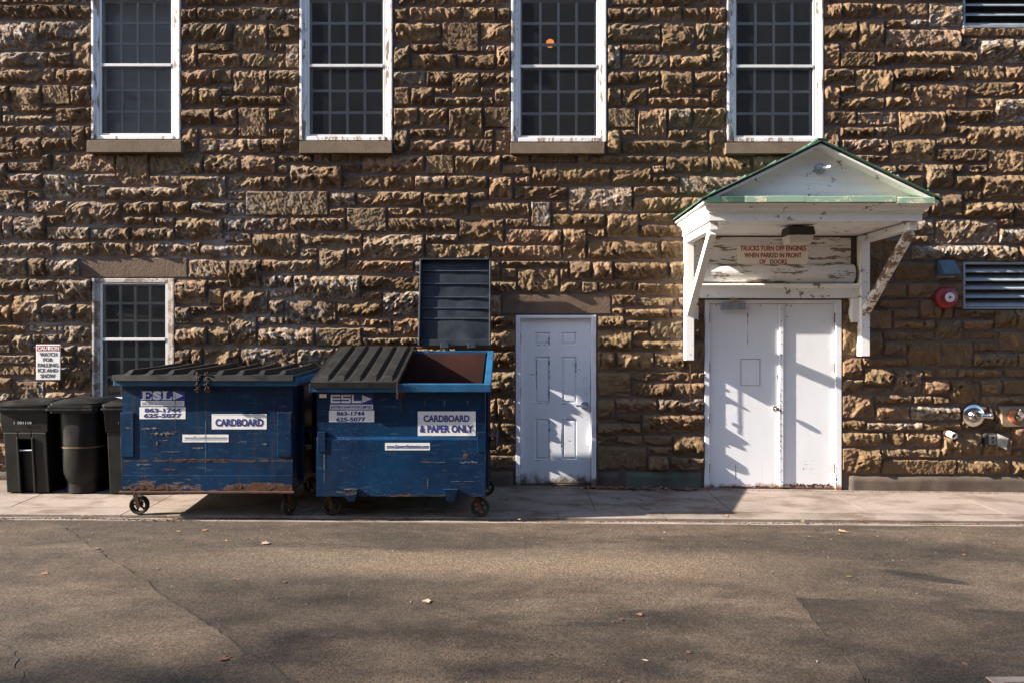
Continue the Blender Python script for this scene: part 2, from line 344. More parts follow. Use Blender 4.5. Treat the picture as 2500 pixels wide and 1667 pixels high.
simple('belt', (0.11, 0.066, 0.033), 0.8, 0.4, 20)
simple('steel', (0.42, 0.44, 0.46), 0.32, 0.15, 12, 1.0); simple('galv', (0.33, 0.36, 0.40), 0.45, 0.15, 14, 0.6)
simple('vent_paint', (0.24, 0.27, 0.30), 0.5, 0.15, 8); simple('hood', (0.055, 0.085, 0.11), 0.5, 0.2, 8)
simple('chrome', (0.72, 0.70, 0.66), 0.14, 0.12, 10, 1.0); simple('brass', (0.55, 0.36, 0.12), 0.35, 0.2, 14, 1.0)
simple('red_paint', (0.22, 0.012, 0.02), 0.42, 0.15, 6); simple('orange_rust', (0.45, 0.13, 0.05), 0.7, 0.3, 20)
simple('plate_tan', (0.22, 0.165, 0.11), 0.6, 0.25, 10); simple('dark_box', (0.03, 0.028, 0.026), 0.6, 0.25, 12); simple('box_grey', (0.2, 0.195, 0.175), 0.7, 0.35, 15)
simple('interior', (0.06, 0.057, 0.057), 0.9, 0.2, 2); simple('blind', (0.85, 0.85, 0.88), 0.9, 0.12, 3, bump=0.3, bscale=9)
simple('yellow_pipe', (0.80, 0.58, 0.12), 0.5, 0.15); simple('grey_pipe', (0.4, 0.4, 0.38), 0.6, 0.15)
simple('pvc', (0.74, 0.70, 0.64), 0.5, 0.15)
for k, c in enumerate([(0.14, 0.065, 0.03), (0.24, 0.11, 0.05), (0.27, 0.18, 0.10), (0.10, 0.036, 0.024), (0.34, 0.26, 0.18), (0.19, 0.18, 0.035)]):
    simple('leaf%d' % k, c, 0.7, 0.3, 25)
simple('pebble', (0.15, 0.13, 0.11), 0.9, 0.3, 40); simple('bark', (0.09, 0.07, 0.055), 0.9, 0.3, 10, bump=0.5); simple('foliage', (0.11, 0.085, 0.03), 0.7, 0.35, 2)

def glassy(key, dust_or_light, c):
    t = NT(key); tr = t.t.nodes.new('ShaderNodeBsdfTransparent'); tr.inputs[0].default_value = (0.93, 0.95, 0.95, 1)
    gl = t.t.nodes.new('ShaderNodeBsdfGlossy'); gl.inputs['Roughness'].default_value = 0.03
    fr = t.t.nodes.new('ShaderNodeFresnel'); fr.inputs[0].default_value = 1.45
    a = t.t.nodes.new('ShaderNodeMixShader'); t.L(fr.outputs[0], a.inputs[0]); t.L(tr.outputs[0], a.inputs[1]); t.L(gl.outputs[0], a.inputs[2])
    last = a.outputs[0]
    if dust_or_light:
        df = t.t.nodes.new('ShaderNodeBsdfDiffuse'); df.inputs[0].default_value = (*c, 1)
        m = t.t.nodes.new('ShaderNodeMixShader'); f = t.ramp(t.noise(7, 6, 0.65, vec=t.map((2.2, 1, 0.5))), (0.3, dust_or_light * 0.75), (0.75, dust_or_light * 1.25))
        t.L(f, m.inputs[0]); t.L(last, m.inputs[1]); t.L(df.outputs[0], m.inputs[2]); last = m.outputs[0]
    t.L(last, t.out.inputs['Surface']); M[key] = t.m
glassy('glass', 0.0, (1, 1, 1)); glassy('glass_dusty', 0.032, (0.40, 0.42, 0.46)); glassy('glass_clear', 0.02, (0.5, 0.5, 0.5))
t = NT('lens', 0.4); t.col((0.62, 0.57, 0.5)); M['lens'] = t.m
t = NT('grime', 0.8); t.col(t.ramp(t.noise(30, 5), (0.3, (0.05, 0.042, 0.036)), (0.7, (0.16, 0.14, 0.125)))); M['grime'] = t.m
simple('scrape', (0.085, 0.10, 0.115), 0.6, 0.5, 30); simple('tan_scrape', (0.13, 0.105, 0.08), 0.8, 0.5, 25)
t = NT('lit_lamp', 0.5); t.col((0.5, 0.2, 0.05)); t.set(t.b.inputs['Emission Color'], (1.0, 0.30, 0.04)); t.b.inputs['Emission Strength'].default_value = 0.35; M['lit_lamp'] = t.m
# ------------------------------------------------------------------ ground levels
def zb(x): x = max(-12.0, min(12.0, x)); return 0.052 - 0.01206 * x           # foot of the wall
def zk(x): x = max(-12.0, min(12.0, x)); return 0.014 - 0.0067 * x            # kerb top
KERB = 1.36
def gz(x, d): t = max(0.0, min(1.0, d / KERB)); return zb(x) * (1 - t) + zk(x) * t
def road_z(x): return zk(x) - 0.035

# ------------------------------------------------------------------ stone layout, read course by course: (x0, x1, y0, y1) in units of 1/s px from an offset
T = []
def tile(ox, oy, s, rows):
    for r in rows: T.append((ox + r[0] / s, ox + r[1] / s, oy + r[2] / s, oy + r[3] / s))
tile(0, 0, 3.136, [(0,430,-60,38),(430,690,-60,38),(0,545,38,158),(545,690,38,158),(0,310,158,398),(310,690,158,318),(310,560,318,398),(560,690,318,520),
 (0,385,398,520),(385,560,398,520),(-120,25,520,645),(25,430,520,645),(430,690,520,648),(-80,85,645,800),(85,330,648,875),(330,550,650,815),(550,690,650,820),
 (-100,25,800,960),(25,85,800,878),(330,430,815,878),(430,690,820,960),(25,430,880,960),(-60,275,960,1045),(275,555,960,1045),(555,690,962,1170),
 (-90,130,1045,1165),(130,335,1048,1240),(335,555,1045,1172),(-60,130,1165,1240),(335,410,1174,1325),(410,900,1175,1330),(900,1145,1180,1430),(1145,1565,1182,1338),(1565,1840,1182,1338),
 (-150,70,1248,1446),(70,335,1244,1325),(70,340,1325,1450),(340,645,1330,1530),(645,905,1335,1415),(645,830,1415,1530),(830,1388,1432,1535),(1145,1388,1342,1430),(1388,1745,1342,1535),
 (-80,220,1450,1640),(220,340,1450,1528)])
tile(420, 0, 3.136, [(75,320,-70,54),(320,740,-70,54),(740,985,-70,54),(75,200,56,174),(200,615,56,174),(615,865,56,174),(865,985,56,174),
 (75,470,176,335),(470,740,176,410),(740,985,176,336),(75,200,335,530),(200,470,335,410),(740,865,336,410),(865,985,336,532),(200,530,410,532),(530,865,410,532),
 (75,315,534,656),(315,470,534,656),(470,740,534,736),(740,985,534,656),(75,205,656,815),(205,390,656,815),(390,470,656,736),(740,860,656,736),(860,985,656,818),(390,860,736,818),
 (75,320,820,972),(320,510,820,972),(510,740,820,1060),(740,985,820,976),(75,205,972,1180),(205,510,974,1058),(740,855,976,1062),(855,980,976,1182),(205,690,1060,1180),(690,855,1062,1180),
 (525,810,1184,1338),(810,1085,1184,1256),(810,900,1256,1338),(900,1305,1256,1458),(1085,1215,1186,1256),(1215,1450,1188,1256),(1305,1455,1258,1338),(1455,1935,1188,1338),
 (425,700,1340,1458),(700,900,1340,1458),(1300,1850,1340,1460)])
tile(560, 400, 3.136, [(1415,1665,88,208),(1665,1985,92,210),(0,125,208,285),(125,765,208,405),(765,975,208,328),(975,1480,208,330),(1480,1835,212,408),(1835,1975,212,288),
 (0,125,287,405),(765,895,330,405),(895,1210,330,522),(1210,1475,332,408),(1835,2300,290,412),(-36,465,407,522),(465,895,407,522),(1210,1755,410,530),(1755,2110,416,608),
 (-36,185,524,610),(185,540,524,724),(540,1025,524,642),(1025,1500,530,728),(1500,1755,532,608),(-210,185,612,728),(540,685,642,726),(685,900,644,844),(900,1025,646,728),(1500,1990,610,738),
 (0,245,732,955),(250,685,730,842),(900,1420,732,848),(1420,1700,738,850),(250,495,845,958),(495,1010,846,1040),(1010,1480,850,968),(1480,1760,850,968),
 (-40,305,960,1158),(305,495,960,1036),(305,425,1038,1162),(425,825,1042,1238),(1010,1170,970,1046),(825,1170,1048,1168),(1170,1700,970,1168),
 (15,220,1160,1394),(220,420,1164,1240),(825,1245,1170,1246),(1245,1560,1170,1320),(220,660,1242,1398),(660,1025,1242,1398),(1025,1245,1248,1322),(1025,1700,1322,1398),
 (-200,85,1400,1545),(85,520,1400,1545),(520,810,1400,1545),(810,1250,1400,1545),(1250,1700,1400,1545)])
tile(0, 400, 3.136, [(225,515,272,390),(515,950,278,478),(950,1245,282,402),(1245,1470,284,402),(1470,1880,286,404),(-120,35,390,585),(35,115,390,588),(115,365,390,588),(365,515,392,476),
 (365,695,478,592),(950,1195,404,482),(1195,1350,404,482),(1350,1720,404,594),(695,1010,484,594),(1010,1350,484,594),(1720,1945,524,602),
 (-60,440,594,712),(440,990,594,712),(990,1545,596,716),(1545,1945,604,722),(-100,225,716,872),(225,365,716,872),(365,610,716,874),(1442,1760,726,884),
 (-70,230,874,990),(230,445,874,992),(445,725,876,1066),(1345,1590,886,1082),(1590,1760,886,950),(1590,1720,950,1082),(0,105,990,1070),(105,330,992,1218),(330,445,994,1062),
 (-90,105,1070,1218),(330,590,1064,1214),(590,725,1070,1230),(1345,1470,1084,1234),(1470,1715,1084,1162),(1470,1775,1164,1238),(-60,450,1220,1298),(450,725,1232,1375),(1345,1590,1238,1388),(1590,1780,1240,1390),
 (-90,100,1300,1372),(100,260,1300,1455),(260,450,1300,1378),(0,100,1372,1455),(260,465,1380,1458),(465,590,1378,1458),(590,725,1378,1536),(1345,1470,1392,1560),(1470,1840,1394,1560),
 (-70,290,1458,1538),(290,465,1460,1538),(465,590,1460,1540)])
tile(0, 820, 3.136, [(-60,290,222,306),(290,470,222,338),(470,725,222,418),(-90,100,308,416),(100,345,308,505),(350,470,336,418),(-90,100,418,512),(375,570,420,524),(570,725,420,540)])
tile(940, 0, 3.136, [(70,310,-70,56),(310,730,-70,56),(730,975,-70,56),(70,185,58,174),(185,590,58,174),(590,850,58,174),(850,975,58,174),(70,435,176,338),(435,725,176,412),(725,970,176,342),
 (70,195,340,544),(195,435,340,414),(195,550,416,544),(550,845,416,544),(725,845,344,414),(845,965,344,544),(70,315,546,662),(315,510,546,662),(510,725,546,738),(725,965,546,668),
 (70,195,664,818),(195,375,664,818),(375,510,664,738),(375,835,740,820),(725,835,668,738),(835,960,668,822),(70,260,822,982),(260,480,822,982),(480,755,822,1062),(755,960,822,986),
 (70,185,984,1182),(185,478,984,1062),(755,835,988,1068),(835,960,988,1186),(185,665,1064,1184),(665,835,1068,1186),(304,530,1188,1342),(530,890,1188,1344),(890,1110,1188,1262),(1110,1465,1192,1262),(1465,1570,1192,1264),
 (890,1115,1262,1348),(1115,1730,1264,1420),(1730,2040,1266,1420)])
tile(1100, 400, 3.136, [(290,485,94,292),(485,610,96,168),(485,895,170,294),(895,1390,170,372),(1535,1640,14,88),(1535,1745,90,168),(1390,1745,170,248),(1745,2270,88,244),(1390,2000,250,374),
 (610,770,296,488),(770,895,296,372),(770,1185,374,492),(415,610,414,492),(415,850,494,616),(850,1040,490,734),(1040,1185,494,574),(1185,1440,376,574),(1440,1760,376,462),(1440,1790,464,576),
 (310,845,618,738),(1040,1600,578,738),(1600,1790,578,742),(310,385,742,894),(385,900,740,796),(385,510,798,892),(510,835,798,996),(835,905,798,892),(905,1080,740,894),(1080,1240,742,898),(1240,1665,742,898),(1665,1790,744,900),
 (310,510,894,998),(835,1000,896,998),(1000,1130,898,998),(1130,1425,900,1008),(1425,1790,902,1012),(250,388,1000,1160),(1232,1430,1006,1098),(1430,1740,1014,1102),(1740,1790,1014,1102),(1232,1330,1100,1158),(1330,1680,1102,1188),(1680,1790,1104,1188),
 (1115,1330,1160,1268),(1115,1390,1270,1424),(1330,1520,1190,1268),(1390,1520,1270,1348),(1520,1790,1190,1346),(1390,1790,1350,1424),(200,505,1162,1258),(200,505,1260,1424),(330,505,1426,1572)])
tile(1200, 820, 3.136, [(800,945,110,264),(945,1240,110,266),(1240,1440,110,266),(1440,1625,34,268),(800,1065,268,466),(1065,1520,270,350),(1065,1395,350,468),(1395,1625,354,470),(1520,1625,270,352),
 (800,945,468,658),(945,1270,470,588),(1270,1625,470,592),(945,1150,588,660),(1150,1625,592,752),(800,1150,660,748),(800,955,750,832),(955,1160,750,832),(1160,1385,754,832),(1385,1625,754,912),
 (800,1190,834,1034),(1190,1385,834,910),(1190,1360,912,1034),(1360,1625,914,1036),(-60,185,258,460),(-60,40,462,650),(40,185,462,652),(60,185,654,812),(-80,60,654,812),(-80,185,812,902),(-80,185,904,1022)])
tile(1440, 0, 3.136, [(125,385,-70,50),(385,800,-70,50),(800,1045,-70,50),(125,245,54,172),(245,450,54,172),(450,700,54,172),(700,905,54,172),(905,1045,54,172),(125,540,174,338),(540,800,174,412),(800,1045,174,338),
 (125,240,338,542),(240,540,338,412),(240,600,414,542),(600,920,414,540),(800,915,338,412),(915,1045,338,542),(125,365,544,664),(365,535,544,664),(535,790,542,742),(790,1045,542,668),
 (125,245,666,828),(245,440,666,828),(440,535,666,742),(440,915,744,828),(790,910,668,742),(910,1045,668,828),(125,360,830,988),(360,590,830,1068),(590,780,830,988),(780,1045,830,988),
 (125,240,988,1186),(240,360,988,1068),(590,720,988,1068),(720,905,988,1068),(905,1040,988,1188),(240,905,1070,1188),(0,570,1192,1266),(570,910,1190,1342),(910,1235,1190,1342),(1235,1640,1194,1342)])
tile(1980, 0, 3.137, [(85,340,-70,28),(340,840,-70,22),(840,1160,-70,18),(85,235,28,158),(235,490,28,158),(490,890,22,152),(890,1160,18,222),(85,350,158,328),(350,560,156,398),(560,730,150,226),(730,890,150,226),(560,1140,226,384),
 (85,215,328,528),(215,350,328,400),(215,490,400,524),(490,715,400,514),(715,1265,386,504),(1140,1760,222,298),(1140,1265,298,382),(1265,1760,298,504),
 (85,335,530,654),(335,620,524,736),(620,1045,510,636),(1045,1475,504,630),(1475,1760,504,630),(85,215,654,854),(215,335,654,738),(215,560,738,852),(560,760,738,848),(620,760,636,736),(760,1190,632,842),(1190,1560,630,750),(1560,1760,630,750),(1190,1395,750,836),(1395,1760,750,956),
 (85,345,854,974),(345,660,850,974),(660,1025,844,1050),(1025,1395,838,960),(85,215,974,1180),(215,480,974,1058),(480,660,974,1058),(1025,1180,960,1050),(1180,1760,960,1134),(215,590,1058,1188),(590,945,1052,1254),(945,1180,1050,1132),(945,1340,1132,1254),(1340,1760,1136,1334),
 (300,590,1188,1258),(480,655,1256,1338),(655,865,1256,1338),(865,1085,1254,1462),(1085,1200,1254,1334),(1200,1345,1254,1334),(655,865,1338,1460),(1085,1300,1334,1464),(1300,1760,1334,1546),(1155,1300,1464,1546)])
tile(2060, 430, 3.336, [(735,958,118,340),(958,1370,208,346),(1370,1600,212,416),(735,1248,344,560),(1248,1370,346,420),(1248,1600,420,562),(480,735,344,478),(540,735,478,562),(545,1155,562,690),(1155,1415,562,694),(1415,1600,562,694),(180,545,480,690),
 (180,400,692,866),(400,740,692,866),(740,962,692,866),(180,510,866,994),(510,962,866,998),(180,605,994,1078),(605,790,998,1168),(790,880,1082,1168),(880,1205,1082,1170),(1205,1390,1088,1262),(1390,1600,1088,1262),
 (180,385,1078,1250),(385,605,1078,1168),(385,735,1168,1254),(735,958,1168,1342),(958,1205,1170,1260),(170,310,1252,1468),(310,735,1254,1342),(310,510,1342,1468),(510,1050,1342,1560),(958,1255,1260,1346),(1255,1600,1262,1432),(1050,1255,1346,1432),(1050,1410,1432,1560),(1410,1600,1432,1560),(170,510,1468,1555)])
tile(2180, 900, 4.9, [(345,760,-10,116),(760,1300,-10,116),(1300,1900,-10,116),(345,665,116,312),(665,1030,116,432),(1030,1290,118,316),(1290,1900,118,316),(-230,230,312,434),(230,460,312,434),(460,665,312,434),(1030,1900,316,434),
 (-100,200,434,628),(200,790,434,628),(790,1195,434,744),(1195,1900,436,640),(-340,340,628,748),(340,790,628,748),(1195,1400,640,752),(-60,125,748,942),(125,560,748,942),(560,1045,748,1070),(1045,1400,752,1072),(1400,1900,690,962),(-120,550,942,1072),(1400,1900,962,1072),(-160,740,1072,1270),(740,1400,1072,1275),(1400,1900,1072,1275)])
tile(1980, 580, 2.177, [(156,228,436,628),(156,270,630,748),(270,400,690,786),(156,270,748,826),(270,430,786,828),(400,595,692,828),(190,345,826,962),(165,440,964,1024),(165,365,1112,1258),(165,370,1024,1112),(380,490,1024,1112)])

# ------------------------------------------------------------------ openings in the wall (px): x0, x1, y0, y1
WIN = [(228, 443, -12, 343), (734, 959, -12, 346), (1248, 1479, -12, 349), (1773, 2006, -12, 349), (230, 429, 681, 984)]
SILLS = [(212, 443, 343, 373), (731, 957, 346, 375), (1246, 1476, 349, 376), (1772, 2004, 349, 376)]
LINTELS = [(196, 459, 630, 679), (1224, 1491, 719, 768)]
DOOR1 = (1259, 1455, 770, 1190); DOOR2 = (1719, 2052, 733, 1197)
VENTS = [(2348, 2640, -60, 71), (2348, 2640, 641, 755)]
BOARD = (1692, 2088, 580, 731)
holes = [w for w in WIN] + [DOOR1, DOOR2] + VENTS
PLINTHS = [(-600, 1259, 1147, 1230), (1455, 1521, 1150, 1230), (1521, 1719, 1150, 1230), (2063, 3100, 1159, 1230)]

GX0, GX1, GY0, GY1, GS = -440, 2940, -230, 1190, 2
own = np.zeros(((GY1 - GY0) // GS, (GX1 - GX0) // GS), np.int32)
def cell(r): return (max(0, int(round((r[2] - GY0) / GS))), min(own.shape[0], int(round((r[3] - GY0) / GS))), max(0, int(round((r[0] - GX0) / GS))), min(own.shape[1], int(round((r[1] - GX0) / GS))))
for r in holes + SILLS + LINTELS + [BOARD] + PLINTHS:
    a, b, c, d = cell(r); own[a:b, c:d] = -1
for r in WIN[:4]:
    a, b, c, d = cell((r[0] - 12, r[1] + 12, -62, -12)); own[a:b, c:d] = -1     # head stones of the upper windows
RECT = []
def place(a, b, c, d, minw=7, minh=6):
    while b - a >= minh and d - c >= minw:
        s = own[a:b, c:d] != 0
        if not s.any(): RECT.append([a, b, c, d]); own[a:b, c:d] = len(RECT); return True
        e = [s[0].mean(), s[-1].mean(), s[:, 0].mean(), s[:, -1].mean()]; k = int(np.argmax(e))
        if max(e) == 0: k = 0
        if k == 0: a += 1
        elif k == 1: b -= 1
        elif k == 2: c += 1
        else: d -= 1
    return False
for r in T: place(*cell(r))
def grow(lim):
    for i, q in enumerate(RECT):
        for _ in range(lim):
            ch = False
            if q[0] > 0 and not own[q[0] - 1, q[2]:q[3]].any(): q[0] -= 1; ch = True
            if q[1] < own.shape[0] and not own[q[1], q[2]:q[3]].any(): q[1] += 1; ch = True
            if q[2] > 0 and not own[q[0]:q[1], q[2] - 1].any(): q[2] -= 1; ch = True
            if q[3] < own.shape[1] and not own[q[0]:q[1], q[3]].any(): q[3] += 1; ch = True
            own[q[0]:q[1], q[2]:q[3]] = i + 1
            if not ch: break
grow(7)
N_READ = len(RECT)
rr = random.Random(3)
for a in range(own.shape[0]):
    c = 0
    while c < own.shape[1]:
        if own[a, c] != 0: c += 1; continue
        e = c; mw = rr.randint(38, 85)
        while e < own.shape[1] and own[a, e] == 0 and e - c < mw: e += 1
        b = a; mh = rr.choice([18, 20, 26, 38])
        while b < own.shape[0] and b - a < mh and not own[b, c:e].any(): b += 1
        if e - c >= 8 and b - a >= 6: place(a, b, c, e)
        c = e
grow(6)

# ------------------------------------------------------------------ the building
building = thing('stone_building', 'brown rock-faced sandstone building wall with white sash windows and two white doors', 'building', (0, 0, 0))

def relief(w, h, rng, res, flat=1.0):
    """rock face: steep split top, ragged ridge line, lower face falling back, broken into sharp facets"""
    nx = max(4, int(round(w / res))); ny = max(4, int(round(h / res)))
    u = np.linspace(0, w, nx + 1); v = np.linspace(0, h, ny + 1); U, V = np.meshgrid(u, v)
    sd = rng.randint(0, 200); ox, oy = rng.uniform(0, 90, 2); kind = rng.rand(); sk = rng.uniform(-0.5, 0.5)
    H = rng.uniform(0.052, 0.086) * min(1.0, 0.5 + 0.5 * h / 0.2)
    wu = 0.016 * fbm(U * 12 + ox, V * 12 + oy, sd, 2); wv = 0.016 * fbm(U * 12 + oy, V * 12 + ox, sd + 2, 2)
    Uw, Vw = U + wu + sk * V, V + wv + 0.25 * sk * U
    def rot(a, x, y): return x * np.cos(a) - y * np.sin(a), x * np.sin(a) + y * np.cos(a)
    a1, b1 = rot(rng.uniform(0, 6.28), Uw * 12.5, Vw * 11); a2, b2 = rot(rng.uniform(0, 6.28), Uw * 30, Vw * 28); a4, b4 = rot(rng.uniform(0, 6.28), U * 19, V * 19)
    f1 = 0.75 * tnoise(a1 + ox, b1 + oy, sd + 3) + 0.45 * tnoise(a4 + oy, b4 + ox, sd + 11); f2 = tnoise(a2 + oy, b2 + ox, sd + 5); f3 = tnoise(U * 60 + ox, V * 50 + oy, sd + 8)
    if kind < 0.07:                        # flat split face
        hh = 0.042 + 0.02 * (V / h - 0.5) + 0.004 * f2 + 0.003 * f3
        kt, kb, kl, kr, am = 2.5, 2.5, 2.5, 2.5, 0.1
    else:
        ridge = rng.uniform(0.40, 0.75) * h; am = 1.0
        kt = H / max(0.02, h - ridge) * rng.uniform(1.0, 1.7); kb = H / ridge * rng.uniform(0.8, 1.5)
        kl, kr = rng.uniform(2.0, 5.0), rng.uniform(1.6, 4.5)
        hh = H * (1.0 + rng.uniform(-0.35, 0.35) * (U / w - 0.5)) + 0 * V
        if kind > 0.5:
            for _ in range(rng.randint(1, 4)):
                th = rng.uniform(-0.4, 3.5) - np.pi; s = rng.uniform(0.2, 0.8); u0 = rng.uniform(0.1, 0.9) * w; v0 = rng.uniform(0.3, 0.8) * h
                hh = np.minimum(hh, np.maximum(H * rng.uniform(0.4, 0.6), H * rng.uniform(0.85, 1.2) - s * ((Uw - u0) * np.cos(th) + (Vw - v0) * np.sin(th))))
    teeth = 0.034 * f1 + 0.020 * f2
    hh = np.minimum(hh, 0.008 + kt * np.maximum(h - V + 0.3 * teeth, 0)); hh = np.minimum(hh, 0.006 + kb * np.maximum(V + teeth * np.minimum(1, V / 0.03), 0))
    hh = np.minimum(hh, 0.008 + kl * np.maximum(U + 0.3 * teeth, 0)); hh = np.minimum(hh, 0.008 + kr * np.maximum(w - U + 0.3 * teeth, 0))
    if am == 1.0:
        for _ in range(int(w / 0.12) + rng.randint(0, 3)):
            r = rng.uniform(0.022, 0.055); z0 = rng.uniform(0.12, 0.6) * H; uc = rng.uniform(0, w); vc = h * (rng.uniform(-0.05, 0.42) if rng.rand() < 0.75 else rng.uniform(0.65, 1.0))
            q = np.abs(U + wu * 2 - uc) / rng.uniform(0.7, 1.5) + np.abs(V + wv * 2 - vc); hh = np.minimum(hh, z0 + (H - z0) * (q / r) ** 1.4)
    e = np.minimum(np.minimum(U, w - U), np.minimum(V, h - V)); env = np.minimum(1, e / 0.014)
    hh = hh + env * am * (0.0135 * f1 + 0.008 * f2 + 0.0045 * f3)
    hh = np.maximum(hh, 0.005 + 0.006 * env * (1 + f2))
    hh[0] = hh[-1] = -0.003; hh[:, 0] = hh[:, -1] = -0.003
    du = 0.003 * fbm(V * 14 + ox, V * 0 + sd, sd + 5, 2); dv = 0.003 * fbm(U * 10 + oy, U * 0 + sd, sd + 6, 2)
    return U + du * np.minimum(1, U / 0.02), V + dv, hh, nx, ny

def stone_arrays(rect, rng, res, inset=1.9):
    a, b, c, d = rect; px0, px1 = GX0 + c * GS, GX0 + d * GS; py0, py1 = GY0 + a * GS, GY0 + b * GS
    x0, x1 = X(px0 + inset), X(px1 - inset); z0, z1 = Z(py1 - inset), Z(py0 + inset)
    U, V, hh, nx, ny = relief(x1 - x0, z1 - z0, rng, res)
    P = np.stack([x0 + U, -hh, z0 + V], -1).reshape(-1, 3)
    i = np.arange((ny) * (nx + 1)).reshape(ny, nx + 1)[:, :-1].ravel()
    Q = np.stack([i, i + 1, i + nx + 2, i + nx + 1], -1)
    cx, cy = (px0 + px1) / 2, (py0 + py1) / 2
    tone = rng.uniform(0, 1)
    salt = 0.0
    p = 0.0
    if cx < 860 and 420 < cy < 1010: p = 0.28 if cx < 760 else 0.2
    elif cx < 240 and cy < 420: p = 0.25
    elif 2230 < cx < 2340 and cy < 120: p = 1.0
    elif 2180 < cx < 2400 and 480 < cy < 640: p = 0.5
    elif cx < 1200: p = 0.14
    elif cx > 2100: p = 0.12
    else: p = 0.05
    if rng.rand() < p: salt = rng.uniform(0.35, 1.0)
    return P, Q, tone, salt

def stone_mesh(name, P, Q, tone, salt):
    me = raw_mesh(name, P, Q, False)
    for k, val in (('tone', tone), ('salt', salt)):
        at = me.attributes.new(k, 'FLOAT', 'POINT'); at.data.foreach_set('value', (np.full(len(P), val) if np.isscalar(val) else val).astype(np.float32))
    me.materials.append(M['stone']); return me

HIDE = [(1030, 1198, 640, 850), (300, 715, 915, 1200), (780, 1185, 870, 1210), (1740, 2260, 400, 580), (0, 330, 1000, 1190)]   # behind bins and canopy
vis = []
for i, q in enumerate(RECT):
    px0, px1, py0, py1 = GX0 + q[2] * GS, GX0 + q[3] * GS, GY0 + q[0] * GS, GY0 + q[1] * GS
    area = max(0, min(px1, 2500) - max(px0, 0)) * max(0, min(py1, 1667) - max(py0, 0))
    for hx0, hx1, hy0, hy1 in HIDE:
        area -= max(0, min(px1, hx1) - max(px0, hx0)) * max(0, min(py1, hy1) - max(py0, hy0))
    vis.append(area)
order = np.argsort(-np.array(vis))
own_stones = set(int(k) for k in order[:300])
rest = []
for i, q in enumerate(RECT):
    rng = np.random.RandomState(1000 + i)
    off = vis[i] <= 0
    P, Q, tone, salt = stone_arrays(q, rng, 0.026 if off else 0.0105)
    if i in own_stones: link('stone', stone_mesh('stone', P, Q, tone, salt), None, building)
    else: rest.append((P, Q, tone, salt))
nv = 0; PP = []; QQ = []; TT = []; SS = []
for P, Q, tone, salt in rest:
    PP.append(P); QQ.append(Q + nv); nv += len(P); TT.append(np.full(len(P), tone)); SS.append(np.full(len(P), salt))
o = link('small_stones', stone_mesh('small_stones', np.concatenate(PP), np.concatenate(QQ), np.concatenate(TT), np.concatenate(SS)), None, building)
tag(o, kind='stuff')
print('stones', len(RECT), 'read', N_READ, 'verts', nv)

# mortar face with openings and their reveals, room behind
xs = sorted(set([-10.0, 10.0] + [X(h[0]) for h in holes] + [X(h[1]) for h in holes])); zs = sorted(set([-0.5, 7.6] + [Z(h[2]) for h in holes] + [Z(h[3]) for h in holes]))
mb = MB()
def inhole(x, z): return any(X(h[0]) < x < X(h[1]) and Z(h[3]) < z < Z(h[2]) for h in holes)
for i in range(len(xs) - 1):
    for j in range(len(zs) - 1):
        if not inhole((xs[i] + xs[i + 1]) / 2, (zs[j] + zs[j + 1]) / 2):
            mb.add([(xs[i], -0.006, zs[j]), (xs[i + 1], -0.006, zs[j]), (xs[i + 1], -0.006, zs[j + 1]), (xs[i], -0.006, zs[j + 1])], [(0, 1, 2, 3)])
for h in holes:
    a, b, c, d = X(h[0]), X(h[1]), Z(h[3]), Z(h[2]); q = [(a, c), (b, c), (b, d), (a, d)]
    for k in range(4):
        (u0, v0), (u1, v1) = q[k], q[(k + 1) % 4]
        mb.add([(u0, -0.006, v0), (u1, -0.006, v1), (u1, 0.34, v1), (u0, 0.34, v0)], [(0, 1, 2, 3)])
mb.build('wall', M['mortar'], building)
mb = MB()
for x0, x1, y0, y1, z0, z1 in ((-10, 10, 3.4, 3.6, -0.5, 7.8), (-10.2, -10, -0.0, 3.4, -0.5, 7.8), (10, 10.2, 0, 3.4, -0.5, 7.8), (-10, 10, 0.35, 3.4, 7.6, 7.8), (-10, 10, 0.35, 3.4, 3.15, 3.3), (-10, 10, 0.35, 3.4, -0.5, -0.3)):
    mb.box(x0, x1, y0, y1, z0, z1)
mb.build('interior_wall', M['interior'], building)
# roof slab, parapet out of the picture
mb = MB(); mb.box(-10.2, 10.2, -0.22, 3.6, 7.8, 8.1); mb.build('cornice', M['lintel'], building, bevel=0.02)

